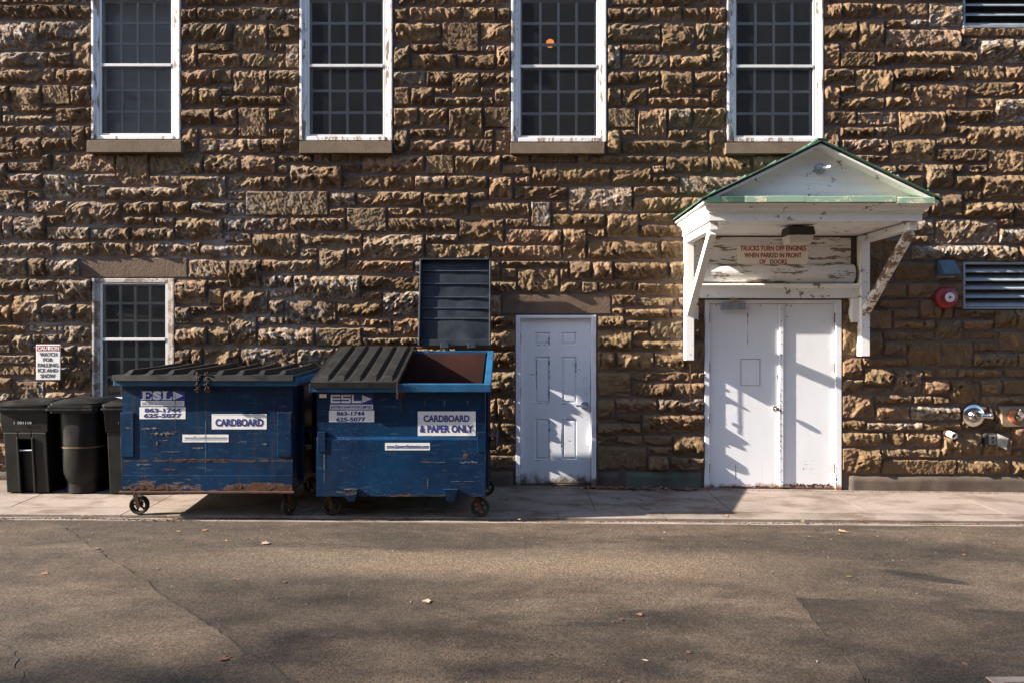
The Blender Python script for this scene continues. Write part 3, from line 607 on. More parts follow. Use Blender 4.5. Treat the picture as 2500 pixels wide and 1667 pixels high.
def dressed_block(name, r, mat, d0, d1, parent, inset=1.5, rough=0.0):
    mb = MB(); mb.box(X(r[0] + inset), X(r[1] - inset), -d1, -d0, Z(r[3] - inset), Z(r[2] + inset))
    return mb.build(name, M[mat], parent, bevel=0.006)
for r in LINTELS: dressed_block('lintel', r, 'lintel', -0.05, 0.016, building)
for r in WIN[:4]: dressed_block('lintel', (r[0] - 12, r[1] + 12, -62, -12), 'lintel', -0.05, 0.016, building)
PL = []
for k, r in enumerate(PLINTHS):
    a, b = X(max(r[0], -440) + 1), X(min(r[1], 2940) - 1); zt = Z(r[2]); n = max(2, int((b - a) / 0.05)); m = 8
    u = np.linspace(a, b, n + 1); v = np.linspace(0, 1, m + 1); U, V = np.meshgrid(u, v)
    zz = -0.3 + (zt + 0.3) * np.clip(V * 1.6 - 0.6 + 0.6 * (V < 0.4) * 0, -1, 1)
    top = V > 0.93
    dd = 0.030 + 0.008 * fbm(U * 6, V * 5 + k * 9, 3, 4); zz = -0.3 + (zt + 0.3) * np.minimum(V / 0.9, 1.0) + 0.008 * fbm(U * 5, V * 0, 8, 3)
    dd = np.where(V >= 0.999, -0.02, dd)
    dd[:, 0] = dd[:, -1] = -0.02
    P = np.stack([U, -dd, zz], -1).reshape(-1, 3); i = np.arange(m * (n + 1)).reshape(m, n + 1)[:, :-1].ravel(); Q = np.stack([i, i + 1, i + n + 2, i + n + 1], -1)
    link('plinth', raw_mesh('plinth', P, Q, True), M['plinth_green' if k == 2 else 'plinth'], building)

# ------------------------------------------------------------------ windows
def window(r, sill, blind, mat_c='white_window', glassmat='glass_dusty'):
    x0, x1, z1, z0 = X(r[0]), X(r[1]), Z(r[2]), Z(r[3]); cw = 0.085; f = 0.028
    mb = MB()
    mb.box(x0, x0 + cw, -f, 0.14, z0, z1); mb.box(x1 - cw, x1, -f, 0.14, z0, z1)
    mb.box(x0 + cw, x1 - cw, -f, 0.14, z1 - 0.05, z1); mb.box(x0 + cw, x1 - cw, -f - 0.012, 0.14, z0, z0 + 0.05)
    w = mb.build('window', M[mat_c], building, bevel=0.006)
    # raised outer bead
    for ma, mb_ in ((x0 + 0.001, x0 + 0.03), (x1 - 0.03, x1 - 0.001)): MB().box(ma, mb_, -f - 0.02, -f + 0.002, z0 + 0.002, z1).build('moulding', M[mat_c], w, bevel=0.004)
    a, b, c, e = x0 + cw, x1 - cw, z0 + 0.05, z1 - 0.05; zm = (c + e) / 2 + 0.02
    mb = MB(); s = 0.03; y0, y1 = -0.022, 0.0
    mb.box(a, a + s, y0, y1, c, e); mb.box(b - s, b, y0, y1, c, e); mb.box(a + s, b - s, y0, y1, c, c + 0.028); mb.box(a + s, b - s, y0, y1, e - 0.02, e); mb.box(a + s, b - s, y0 - 0.008, y1, zm - 0.018, zm + 0.018)
    mb.build('storm_frame', M['white_sash'], w, bevel=0.004)
    for q0, q1 in ((c + 0.028, zm - 0.018), (zm + 0.018, e - 0.02)):
        mb = MB(); mb.box(a + s, b - s, -0.012, -0.009, q0, q1); mb.build('storm_glass', M[glassmat], w)
    # sashes with four by three panes each
    for lower in (0, 1):
        q0, q1 = (c + 0.01, zm + 0.02) if lower else (zm - 0.02, e); yy = 0.030 if lower else 0.002; t = 0.04
        mb = MB(); A, B = a + 0.012, b - 0.012
        mb.box(A, A + t, yy, yy + 0.03, q0, q1); mb.box(B - t, B, yy, yy + 0.03, q0, q1); mb.box(A + t, B - t, yy, yy + 0.03, q0, q0 + t); mb.box(A + t, B - t, yy, yy + 0.035, q1 - t, q1)
        sash = mb.build('sash', M['muntin'], w, bevel=0.003)
        xs_ = [A + t + (B - A - 2 * t) * k / 4 for k in range(5)]; zs_ = [q0 + t + (q1 - q0 - 2 * t) * k / 3 for k in range(4)]
        for k in (1, 2, 3):
            MB().box(xs_[k] - 0.015, xs_[k] + 0.015, yy + 0.002, yy + 0.03, q0 + t, q1 - t).build('muntin', M['muntin'], w)
        for k in (1, 2):
            MB().box(A + t, B - t, yy + 0.006, yy + 0.028, zs_[k] - 0.015, zs_[k] + 0.015).build('muntin', M['muntin'], w)
        me = None
        for i in range(4):
            for j in range(3):
                g = MB().box(xs_[i] + 0.010, xs_[i + 1] - 0.010, yy + 0.014, yy + 0.018, zs_[j] + 0.010, zs_[j + 1] - 0.010).build('pane', M['glass'], w)
    if blind: MB().box(a, b, 0.155, 0.16, c, e).build('blind', M['blind'], w)
    if sill:
        sx0, sx1, sz1, sz0 = X(sill[0], 0.1), X(sill[1], 0.1), Z(sill[2]), Z(sill[3], 0.1)
        mb = MB(); mb.prism([(0.13, sz1 + 0.004), (-0.105, sz1 - 0.03), (-0.105, sz0), (0.13, sz0)], lambda y, z, t: (t, y, z), sx0, sx1); mb.build('sill', M['sill'], w, bevel=0.006)
    return w
WOBJ = []
for k in range(4): WOBJ.append(window(WIN[k], SILLS[k], k == 0))
WOBJ.append(window(WIN[4], None, False, 'window_worn', 'glass_clear'))

# things seen through the glass
o = MB().lathe([(0.0, 0), (0.035, 0.005), (0.06, 0.05), (0.05, 0.09), (0.02, 0.11)], (X(1343, -1.4), 1.4, Z(116, -1.4)), (0, 0, 1), 16).build('ceiling_lamp', M['lit_lamp'], smooth=True)
tag(o, 'small glowing orange lamp inside, behind the third upper window', 'lamp')
o = MB().tube((X(287, -0.1), 0.11, Z(767, -0.1)), (X(419, -0.1), 0.11, Z(783, -0.1)), 0.022).build('yellow_pipe', M['yellow_pipe'], smooth=True)
tag(o, 'yellow pipe inside behind the ground floor window', 'pipe')
mb = MB(); mb.tube((X(402, -0.5), 0.5, Z(895, -0.5)), (X(416, -0.5), 0.5, Z(820, -0.5)), 0.014); mb.tube((X(416, -0.5), 0.5, Z(820, -0.5)), (X(424, -0.5), 0.5, Z(796, -0.5)), 0.014)
tag(mb.build('grey_pole', M['grey_pipe'], smooth=True), 'thin pale pole leaning inside the ground floor window', 'pole')

def ragged(parent, name, mat, x0, x1, z0, z1, y, seed, n=14):
    """thin irregular blotch (flaked paint, rust run) lying on a door face"""
    r = random.Random(seed); lo = []; hi = []; horiz = abs(x1 - x0) > abs(z1 - z0)
    for k in range(n + 1):
        t = k / n; end = 0.15 + 0.85 * min(1, 4 * t, 4 * (1 - t)); w = end * r.uniform(0.05, 1.0) ** 1.4
        if horiz: x = x0 + (x1 - x0) * t; c = (z0 + z1) / 2; hlf = abs(z1 - z0) / 2 * w; c += r.uniform(-0.5, 0.5) * abs(z1 - z0) * 0.5; lo.append((x, y, c - hlf)); hi.append((x, y, c + hlf))
        else: z = z0 + (z1 - z0) * t; c = (x0 + x1) / 2; hlf = abs(x1 - x0) / 2 * w; lo.append((c - hlf, y, z)); hi.append((c + hlf, y, z))
    MB().add(lo + hi, [(i, i + 1, n + 2 + i, n + 1 + i) for i in range(n)]).build(name, M[mat], parent)

# ------------------------------------------------------------------ small panelled door
def door_small():
    fx0, fx1, fz1, fz0 = X(DOOR1[0]), X(DOOR1[1]), Z(DOOR1[2]), Z(DOOR1[3])
    sx0, sx1, sz1, sz0 = X(1271, -0.03), X(1442, -0.03), Z(778), Z(1180)
    dy = 0.03
    # leaf with six sunk and raised panels: grid of strips
    cols = [(sx0, None)]
    pw = [(X(1306, -0.03), X(1342, -0.03)), (X(1372, -0.03), X(1408, -0.03))]
    pz = [(Z(842), Z(811)), (Z(984), Z(870)), (Z(1122), Z(1023))]
    mb = MB(); xs_ = [sx0, pw[0][0], pw[0][1], pw[1][0], pw[1][1], sx1]; zs_ = [sz0, pz[2][0], pz[2][1], pz[1][0], pz[1][1], pz[0][0], pz[0][1], sz1]
    for i in range(5):
        for j in range(7):
            if i in (1, 3) and j in (1, 3, 5): continue
            mb.add([(xs_[i], dy, zs_[j]), (xs_[i + 1], dy, zs_[j]), (xs_[i + 1], dy, zs_[j + 1]), (xs_[i], dy, zs_[j + 1])], [(0, 1, 2, 3)])
    for q in ((sx0, sz0, sx1, sz0), (sx1, sz0, sx1, sz1), (sx1, sz1, sx0, sz1), (sx0, sz1, sx0, sz0)):
        mb.add([(q[0], dy, q[1]), (q[2], dy, q[3]), (q[2], dy + 0.04, q[3]), (q[0], dy + 0.04, q[1])], [(0, 1, 2, 3)])
    door = mb.build('door', M['white_door'], building)
    for a, b in pw:
        for c, e in pz:
            def ring(m, y): return [(a + m, y, c + m), (b - m, y, c + m), (b - m, y, e - m), (a + m, y, e - m)]
            mb = MB(); mb.loft([ring(0.0, dy), ring(0.006, dy + 0.014), ring(0.018, dy + 0.014), ring(0.032, dy + 0.003)], False, True); mb.build('panel', M['white_door'], door)
    mb = MB(); y0, y1 = -0.022, 0.11
    mb.box(fx0, sx0 - 0.004, y0, y1, fz0, fz1); mb.box(sx1 + 0.004, fx1, y0, y1, fz0, fz1); mb.box(sx0 - 0.004, sx1 + 0.004, y0, y1, sz1 + 0.004, fz1)
    mb.build('frame', M['white_door'], door, bevel=0.004)
    MB().box(sx0 - 0.004, sx1 + 0.004, 0.0, 0.12, -0.1, sz0 - 0.012).build('threshold', M['plinth'], door)
    for py in (828, 955, 1132):
        mb = MB(); mb.tube((sx0 - 0.004, dy - 0.012, Z(py) - 0.055), (sx0 - 0.004, dy - 0.012, Z(py) + 0.055), 0.008, n=10); mb.build('hinge', M['rust'], door)
    kx, kz = X(1428), Z(990)
    for k, (p0, p1, q0, q1) in enumerate(((1306, 1341, 844, 841.5), (1338, 1343, 823, 845), (1305, 1341, 986, 983), (1338.5, 1342.5, 868, 930), (1339, 1342, 935, 980), (1308, 1310.5, 872, 955), (1370, 1384, 987, 983.5), (1392, 1409, 986, 983.5), (1404, 1408, 880, 910), (1374, 1408, 1021, 1023.5), (1369, 1372, 1035, 1110), (1340, 1343, 1024, 1060), (1306, 1318, 1124.5, 1122))):
        ragged(door, 'paint_loss', 'rust', X(p0, -0.03), X(p1, -0.03), Z(q1), Z(q0), dy - 0.0008, 60 + k)
    ragged(door, 'paint_loss', 'rust', sx1 - 0.004, sx1 + 0.002, Z(1180), Z(860), dy - 0.001, 81, 40)
    for k in range(18):
        rr_ = random.Random(300 + k); px_, py_ = rr_.gauss(1428, 7), rr_.gauss(960, 55); ragged(door, 'scuff', 'grime', X(px_, -0.03), X(px_ + rr_.uniform(3, 9), -0.03), Z(py_), Z(py_ - rr_.uniform(1, 2.5)), dy - 0.0006, 400 + k, 6)
    mb = MB(); mb.lathe([(0.050, 0), (0.050, 0.010), (0.022, 0.018), (0.018, 0.045)], (kx, dy - 0.001, kz), (0, -1, 0), 20)
    mb.loft([[(kx + 0.022 * math.cos(q) if k == 0 else kx - 0.10 + 0.010 * math.cos(q), dy - 0.045 - (0.012 * math.sin(q)), kz + (0.016 if k == 0 else 0.010) * math.cos(q + 1.57)) for q in [2 * math.pi * i / 10 for i in range(10)]] for k in (0, 1)])
    mb.build('handle', M['steel'], door, smooth=True)
    return door
door_small()

# ------------------------------------------------------------------ double steel door
def door_double():
    x0, x1, z1, z0 = X(DOOR2[0]), X(DOOR2[1]), Z(DOOR2[2]), 0.0
    a, m0, m1, b = X(1731), X(1902), X(1911), X(2037); zt, zb_ = Z(742), Z(1190)
    dd = part_empty('double_door', building)
    dy = 0.0
    MB().box(a, m0, dy, dy + 0.045, zb_, zt).build('door_leaf', M['white_steel'], dd, bevel=0.003)
    MB().box(m1 - 0.02, b, dy + 0.002, dy + 0.047, zb_, zt).build('door_leaf', M['white_steel'], dd, bevel=0.003)
    MB().box(m0 - 0.002, m1, dy - 0.022, dy + 0.001, zb_ + 0.01, zt - 0.004).build('astragal', M['white_steel'], dd, bevel=0.004)
    mb = MB(); mb.box(x0, a - 0.004, -0.03, 0.12, -0.05, z1); mb.box(b + 0.004, x1, -0.03, 0.12, -0.05, z1); mb.box(a - 0.004, b + 0.004, -0.03, 0.12, zt + 0.004, z1)
    mb.build('frame', M['white_steel'], dd, bevel=0.004)
    MB().box(a, b, -0.01, 0.12, -0.1, zb_ - 0.008).build('threshold', M['plinth'], dd)
    for xx in (a - 0.003, b + 0.003):
        for py in (776, 897, 1020, 1142):
            if xx > b and py == 1020: continue
            MB().tube((xx, -0.012, Z(py) - 0.06), (xx, -0.012, Z(py) + 0.06), 0.009, n=10).build('hinge', M['rust'], dd)
    MB().lathe([(0.034, 0), (0.034, 0.006), (0.014, 0.012), (0.014, 0.035), (0.027, 0.045), (0.030, 0.06), (0.022, 0.074), (0.0, 0.078)], (X(1893), dy, Z(997)), (0, -1, 0), 24).build('knob', M['chrome'], dd, smooth=True)
    for k, (p0, p1, q0, q1) in enumerate(((1824, 1827, 745, 800), (1824.5, 1826, 800, 850), (1795, 1797, 1128, 1172), (1806, 1808, 1166, 1182), (1897, 1901, 908, 932), (1729, 1733, 760, 790), (1728, 1733, 1130, 1180), (1730, 1734, 880, 910))):
        ragged(dd, 'rust_run', 'rust', X(p0), X(p1), Z(q1), Z(q0), dy - 0.0008, 90 + k)
    ragged(dd, 'rust_run', 'rust', X(1912), X(2036), Z(1190), Z(1178), dy + 0.001, 120, 40); ragged(dd, 'rust_run', 'rust', X(1732), X(1901), Z(1190), Z(1185), dy - 0.0009, 122, 40)
    ragged(dd, 'rust_run', 'rust', X(1902.5), X(1906), Z(1185), Z(925), dy - 0.0226, 123, 60); ragged(dd, 'rust_run', 'rust', X(2036), X(2041), Z(1192), Z(1135), -0.0306, 124, 20)
    for k in range(14):
        rr_ = random.Random(500 + k); px_, py_ = rr_.gauss(1974, 11), rr_.gauss(1143, 8); ragged(dd, 'rust_run', 'rust', X(px_), X(px_ + rr_.uniform(1.5, 5)), Z(py_), Z(py_ - rr_.uniform(1, 2.5)), dy + 0.001, 520 + k, 5)
    c = MB().box(X(1758), X(1817), -0.065, 0.0, Z(757), Z(739)).build('door_closer', M['galv'], dd, bevel=0.006)
    mb = MB(); mb.beam((X(1800), -0.045, Z(737)), (X(1778), -0.075, Z(733)), 0.02, 0.008); mb.beam((X(1778), -0.075, Z(733)), (X(1800), -0.02, Z(730)), 0.02, 0.008); mb.build('closer_arm', M['brass'], dd)
    # outline of a plate taken off the door: small tape strips
    for p0, p1, q0, q1 in ((1808, 1856, 875.5, 877), (1808, 1809.5, 877, 940), (1854.5, 1856, 877, 940), (1808, 1856, 940, 941.2)):
        MB().box(X(p0), X(p1), dy - 0.0015, dy - 0.0002, Z(q1), Z(q0)).build('tape_mark', M['box_grey'], dd)
    mb = MB()
    for k in range(16):
        zz = zb_ + 0.08 + k * (zt - zb_ - 0.15) / 15
        mb.lathe([(0.006, 0), (0.005, 0.003), (0.0, 0.004)], ((m0 + m1) / 2, dy - 0.022, zz), (0, -1, 0), 8)
    mb.build('bolt_row', M['rust'], dd)
    for px, py in ((1749, 746), (1857, 747), (1921, 746), (1931, 748), (1922, 774)):
        MB().lathe([(0.008, 0), (0.006, 0.003), (0, 0.004)], (X(px), dy + 0.0, Z(py)), (0, -1, 0), 10).build('bolt', M['dark_box'], dd)
door_double()

# ------------------------------------------------------------------ louvred vents in the wall
for r in VENTS:
    x0, x1, z1, z0 = X(r[0]), X(r[1]), Z(r[2]), Z(r[3]); t = 0.026
    mb = MB(); mb.box(x0, x0 + t, -0.03, 0.06, z0, z1); mb.box(x1 - t, x1, -0.03, 0.06, z0, z1); mb.box(x0 + t, x1 - t, -0.03, 0.06, z0, z0 + t); mb.box(x0 + t, x1 - t, -0.03, 0.06, z1 - t, z1)
    v = mb.build('vent', M['vent_paint'], building, bevel=0.003)
    MB().box(x0, x1, 0.10, 0.11, z0, z1).build('backing', M['dark_box'], v)
    n = 5; h = (z1 - z0 - 2 * t) / n
    for k in range(n if r[2] > 0 else 5):
        za = z0 + t + h * k if r[2] > 0 else z0 + t + 0.12 * k
        mb = MB(); mb.prism([(0.08, za + 0.085), (0.077, za + 0.090), (-0.012, za + 0.028), (-0.022, za + 0.018), (-0.022, za + 0.004), (-0.018, za + 0.004), (-0.018, za + 0.016)], lambda y, z, q: (q, y, z), x0 + t, x1 - t)
        if za + 0.09 < z1: mb.build('slat', M['vent_paint'], v)
# ------------------------------------------------------------------ road, pavement, kerb
def flat_poly(name, pts, zf, mat, parent=None, th=0.0):
    mb = MB(); n = len(pts); vs = [(x, y, zf(x)) for x, y in pts]; fs = [tuple(range(n))]
    if th: vs += [(x, y, zf(x) - th) for x, y in pts]; fs += [(i, (i + 1) % n, n + (i + 1) % n, n + i) for i in range(n)]
    mb.add(vs, fs); return mb.build(name, mat, parent)
xs_ = [-300, -60, -12, -8, -4, 0, 4, 8, 12, 60, 300]; mb = MB()
for i in range(len(xs_) - 1):
    for y0, y1 in ((-300, -40), (-40, -8), (-8, 0.3)):
        mb.add([(xs_[i], y0, road_z(xs_[i])), (xs_[i + 1], y0, road_z(xs_[i + 1])), (xs_[i + 1], y1, road_z(xs_[i + 1])), (xs_[i], y1, road_z(xs_[i]))], [(0, 1, 2, 3)])
# ground behind and beside the building
for a, b, c, e in ((-300, -10.2, 0.3, 300), (10.2, 300, 0.3, 300), (-10.2, 10.2, 3.6, 300)):
    mb.add([(a, c, road_z(a)), (b, c, road_z(b)), (b, e, road_z(b)), (a, e, road_z(a))], [(0, 1, 2, 3)])
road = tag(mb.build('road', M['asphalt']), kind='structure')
def seam(pts, seed, step=0.06, amp=0.02):
    r = random.Random(seed); out = []
    for (x0, y0), (x1, y1) in zip(pts[:-1], pts[1:]):
        L = math.hypot(x1 - x0, y1 - y0); n = max(1, int(L / step)); nx, ny = -(y1 - y0) / L, (x1 - x0) / L; w = 0
        for k in range(n):
            w = 0.7 * w + r.uniform(-amp, amp); t = k / n; out.append((x0 + (x1 - x0) * t + nx * w, y0 + (y1 - y0) * t + ny * w))
    out.append(pts[-1]); return out
def paving(name, pts, mat, th):
    me = None; mb = MB(); n = len(pts)
    bm = bmesh.new(); vs = [bm.verts.new((x, y, road_z(x) + th)) for x, y in pts]; lo = [bm.verts.new((x, y, road_z(x) - 0.004)) for x, y in pts]
    bm.faces.new(vs)
    for i in range(n): bm.faces.new((vs[i], lo[i], lo[(i + 1) % n], vs[(i + 1) % n]))
    bmesh.ops.triangulate(bm, faces=[f for f in bm.faces if len(f.verts) > 4]); bmesh.ops.recalc_face_normals(bm, faces=bm.faces)
    me = bpy.data.meshes.new(name); bm.to_mesh(me); bm.free(); return link(name, me, M[mat], road)
s1 = seam([(-4.62, -1.56), (-3.92, -2.18), (-2.6, -3.42), (-1.28, -4.65), (0.4, -6.3)], 5, amp=0.012)
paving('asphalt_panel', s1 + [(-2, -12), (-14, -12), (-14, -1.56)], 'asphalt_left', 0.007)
s2 = seam([(8.5, -4.1), (3.57, -3.69), (2.09, -3.45)], 6) + seam([(2.09, -3.45), (2.02, -4.24), (1.75, -6.0)], 7)
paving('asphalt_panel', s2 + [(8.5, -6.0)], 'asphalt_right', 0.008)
def strip(pts, w, z, name, mat):
    mb = MB(); n = len(pts); vs = []
    r = random.Random(len(pts))
    for i, (x, y) in enumerate(pts):
        a = pts[max(0, i - 1)]; b = pts[min(n - 1, i + 1)]; L = math.hypot(b[0] - a[0], b[1] - a[1]) or 1; nx, ny = -(b[1] - a[1]) / L, (b[0] - a[0]) / L; ww = w * r.uniform(0.3, 1.0)
        vs += [(x + nx * ww, y + ny * ww, road_z(x) + z), (x - nx * ww, y - ny * ww, road_z(x) + z)]
    mb.add(vs, [(2 * i, 2 * i + 1, 2 * i + 3, 2 * i + 2) for i in range(n - 1)]); return mb.build(name, M[mat], road)
strip(s1, 0.0026, 0.011, 'seam', 'tar'); strip(s2, 0.006, 0.012, 'seam', 'tar')
strip(seam([(-4.0, -3.6), (-3.16, -4.24), (-2.75, -4.65), (-2.3, -5.4)], 9, amp=0.03), 0.006, 0.011, 'crack', 'tar')
strip(seam([(1.85, -1.75), (2.6, -2.25), (3.5, -2.95)], 13, amp=0.03), 0.005, 0.0045, 'crack', 'tar')
strip(seam([(2.35, -4.3), (2.55, -4.9), (3.1, -5.2)], 19, amp=0.03), 0.006, 0.012, 'crack', 'tar')
JX = [-12.4, -10.9, -9.4, -7.9, -6.6, -5.38, -3.9, -2.43, -0.96, 0.9, 2.37, 3.84, 5.31, 6.9, 8.4, 9.9, 11.4]
mb = MB(); xs_ = np.linspace(-12.4, 11.4, 60); ds_ = np.linspace(-0.05, KERB - 0.01, 8)
mb.add([(x, -d, gz(x, d) - 0.0025) for x in xs_ for d in ds_], [(i * 8 + j, i * 8 + j + 1, (i + 1) * 8 + j + 1, (i + 1) * 8 + j) for i in range(59) for j in range(7)])
sidewalk = tag(mb.build('sidewalk', M['dirt']), kind='structure')
def slab(name, x0, x1, d0, d1, mat, lift, g=0.008, drop=0.0):
    g *= 0.6; g0, g1 = g * R.uniform(0.6, 1.4), g * R.uniform(0.6, 1.4); e = 0.002
    nx = max(2, int((x1 - x0) / 0.12)); ny = max(2, int((d1 - d0) / 0.12))
    u = np.concatenate([[x0 + g0, x0 + g0 + e], np.linspace(x0 + g0 + e, x1 - g1 - e, nx + 1)[1:-1], [x1 - g1 - e, x1 - g1]])
    v = np.concatenate([[d0 + g0, d0 + g0 + e], np.linspace(d0 + g0 + e, d1 - g1 - e, ny + 1)[1:-1], [d1 - g1 - e, d1 - g1]])
    U, V = np.meshgrid(u, v); tx, ty = R.uniform(-0.0005, 0.0005), R.uniform(-0.0005, 0.0005)
    tt = np.clip(V / KERB, 0, 1); Zg = (0.052 - 0.01206 * U) * (1 - tt) + (0.014 - 0.0067 * U) * tt + lift - drop + tx * (U - x0) + ty * V + 0.0012 * fbm(U * 3, V * 3, 5, 3)
    edge = np.zeros_like(U, bool); edge[0] = edge[-1] = True; edge[:, 0] = edge[:, -1] = True
    Zg = Zg - 0.001 * edge
    P = np.stack([U, -V, Zg], -1); ny1, nx1 = U.shape
    i = np.arange((ny1 - 1) * nx1).reshape(ny1 - 1, nx1)[:, :-1].ravel(); Q = [np.stack([i, i + nx1, i + nx1 + 1, i + 1], -1)]
    P = P.reshape(-1, 3); ring = list(range(nx1)) + [k * nx1 + nx1 - 1 for k in range(1, ny1)] + [(ny1 - 1) * nx1 + k for k in range(nx1 - 2, -1, -1)] + [k * nx1 for k in range(ny1 - 2, 0, -1)]
    base = len(P); low = P[ring].copy(); low[:, 2] -= 0.12; P = np.concatenate([P, low]); n = len(ring)
    Q.append(np.array([[ring[k], ring[(k + 1) % n], base + (k + 1) % n, base + k] for k in range(n)]))
    return link(name, raw_mesh(name, P, np.concatenate(Q), False), M[mat], sidewalk)
for a, b in zip(JX[:-1], JX[1:]): slab('slab', a, b, -0.02, 1.10, 'slab', R.uniform(0, 0.001))
KX = [-12, -9.2, -6.5, -4.05, -2.1, -0.7, 0.48, 1.6, 3.1, 5.62, 8.2, 11]
for a, b in zip(KX[:-1], KX[1:]):
    slab('kerb', a, b, 1.105, 1.365, 'kerb', R.uniform(0, 0.001), 0.006); 
for a, b in zip([-12, -7, -3, -1.4, 0.2, 1.9, 4.4, 7.5], [-7, -3, -1.4, 0.2, 1.9, 4.4, 7.5, 11]): slab('gutter', a, b, 1.37, 1.475, 'kerb', 0.0, 0.004, 0.024)

# loose dirt along the gutter and at the foot of the wall
def grit(name, n, fx, fd, fz, mat, r0, r1, seed):
    r = random.Random(seed); V = []; Q = []
    for k in range(n):
        x = fx(r); d = fd(r, x); s = r.uniform(r0, r1); z = fz(x, d); b = len(V); a = r.uniform(0, 6.28)
        for q in range(4): V.append((x + s * math.cos(a + q * 1.57) * r.uniform(0.6, 1.3), -d + s * math.sin(a + q * 1.57) * r.uniform(0.6, 1.3), z - 0.001))
        V.append((x, -d, z + s * r.uniform(0.5, 1.0)))
        Q += [(b, b + 1, b + 4), (b + 1, b + 2, b + 4), (b + 2, b + 3, b + 4), (b + 3, b, b + 4)]
    o = link(name, raw_mesh(name, np.array(V), np.array(Q), False), M[mat]); return o
o = grit('gutter_dirt', 5200, lambda r: r.uniform(-8, 8), lambda r, x: 1.385 + abs(r.gauss(0, 0.022)) + 0.02 * math.sin(x * 3.1) + (0.03 if x < -3.2 else 0), lambda x, d: gz(x, 1.36) - 0.024 + 0.001, 'dirt', 0.003, 0.011, 3)
tag(o, 'brown dirt and grit gathered along the kerb', 'dirt', kind='stuff')
o = grit('wall_dirt', 2600, lambda r: r.uniform(-1.0, 7), lambda r, x: 0.07 + abs(r.gauss(0, 0.025)), lambda x, d: gz(x, d) + 0.002, 'dirt', 0.002, 0.008, 8)
tag(o, 'brown crumbs and grit along the foot of the wall', 'dirt', kind='stuff')
o = grit('loose_gravel', 650, lambda r: r.uniform(-7, 7), lambda r, x: 1.6 + 5.0 * r.random() ** 1.5, lambda x, d: road_z(x) + 0.006, 'pebble', 0.003, 0.010, 12)
tag(o, 'tiny pale stones scattered over the asphalt', 'gravel', kind='stuff')

# fallen leaves
def leaf_mesh(kind, seed):
    r = random.Random(seed); n = 5 if kind else 1; pts = []
    if kind:        # lobed
        for k in range(11):
            a = math.radians(-150 + k * 30); rad = (0.052 if k % 2 == 1 else 0.034) * r.uniform(0.8, 1.2); rad = rad * (1.25 if k == 5 else 1)
            pts.append((rad * math.cos(a), rad * math.sin(a)))
        pts = pts + [(-0.045, 0.003), (-0.045, -0.003)][:0]
    else:
        for k in range(10):
            a = 2 * math.pi * k / 10; pts.append((0.042 * math.cos(a), 0.016 * math.sin(a) * r.uniform(0.8, 1.2)))
    me = bpy.data.meshes.new('leaf'); c = r.uniform(4, 11); tw = r.uniform(-3, 3)
    V = [(0, 0, 0.004)] + [(x, y, 0.002 + c * y * y * 0.6 + tw * x * y + 1.5 * x * x) for x, y in pts]
    zmin = min(v[2] for v in V); V = [(x, y, z - zmin) for x, y, z in V]
    me.from_pydata(V, [], [(0, i + 1, (i + 1) % len(pts) + 1) for i in range(len(pts))]); return me
LM = [leaf_mesh(k % 2 if k < 6 else 1, 30 + k) for k in range(8)]
def leaf(x, d, s, lab, grp, mi, r, road_=False):
    me = LM[r.randrange(8)].copy(); me.materials.clear(); me.materials.append(M['leaf%d' % mi])
    o = bpy.data.objects.new('fallen_leaf', me); COL.objects.link(o); z = (road_z(x) + 0.008 if road_ else gz(x, d) + 0.003)
    o.location = (x, -d, z); s *= 0.68; o.scale = (s, s, s); o.rotation_euler = (0, 0, r.uniform(0, 6.28))
    tag(o, lab, 'leaf', grp); return o
r = random.Random(21)
def on_road(px, py):
    dist = F * (ZC + 0.03) / (py - CY); return (px - CX) / F * dist, D - dist
for px, py, s, mi, lab in [(236, 1348, 1.0, 2, 'pale tan leaf on the asphalt left of the long road seam'), (650, 1333, 1.2, 4, 'pale curled leaf on the road in front of the left dumpster'), (1040, 1473, 1.15, 4, 'large pale lobed leaf near the middle of the road'),
    (1560, 1502, 0.8, 1, 'reddish lobed leaf in the dark shade right of the road middle'), (2072, 1405, 1.0, 5, 'yellow green leaf on the road right of middle'), (1770, 1266, 1.1, 1, 'orange leaf lying in the gutter below the double door'),
    (552, 1327, 0.9, 2, 'small tan leaf in front of the left dumpster beside the pale curled one'), (545, 1618, 1.1, 3, 'dark red leaf at the bottom left of the road'), (2055, 1295, 1.4, 2, 'long tan leaf by the gutter right of the double door'),
    (1575, 1615, 0.7, 4, 'tiny pale leaf at the bottom middle of the road'), (110, 1412, 1.0, 1, 'orange brown leaf on the road at the far left'), (435, 1305, 1.0, 2, 'tan leaf on the road just below the left dumpster wheel'), (500, 1302, 0.9, 1, 'brown leaf on the road below the middle of the left dumpster')]:
    x, d = on_road(px, py); leaf(x, d, s, lab, 'leaves on the road', mi, r, d > 1.48)
for k in range(26):
    leaf(r.uniform(-0.15, 2.3), r.uniform(0.25, 1.05), r.uniform(0.7, 1.15), 'small brown leaf on the shaded pavement between the right dumpster and the double door', 'leaves on the shaded pavement', r.choice([0, 3, 0, 1]), r)
for k in range(16):
    x = r.uniform(-6.5, 6.0); dd_ = r.choice([1.42, 1.40, 1.44]); leaf(x, dd_, r.uniform(0.5, 0.9), 'small dry leaf caught in the gutter beside the kerb', 'leaves in the gutter', r.choice([0, 1, 2, 3]), r)
for k in range(22):
    x, d = on_road(r.uniform(0, 2500), r.uniform(1300, 1640)); leaf(x, d, r.uniform(0.3, 0.55), 'little brown leaf scrap scattered on the asphalt', 'leaf scraps on the road', r.choice([0, 1, 3, 3]), r, True)
V = []; Q = []
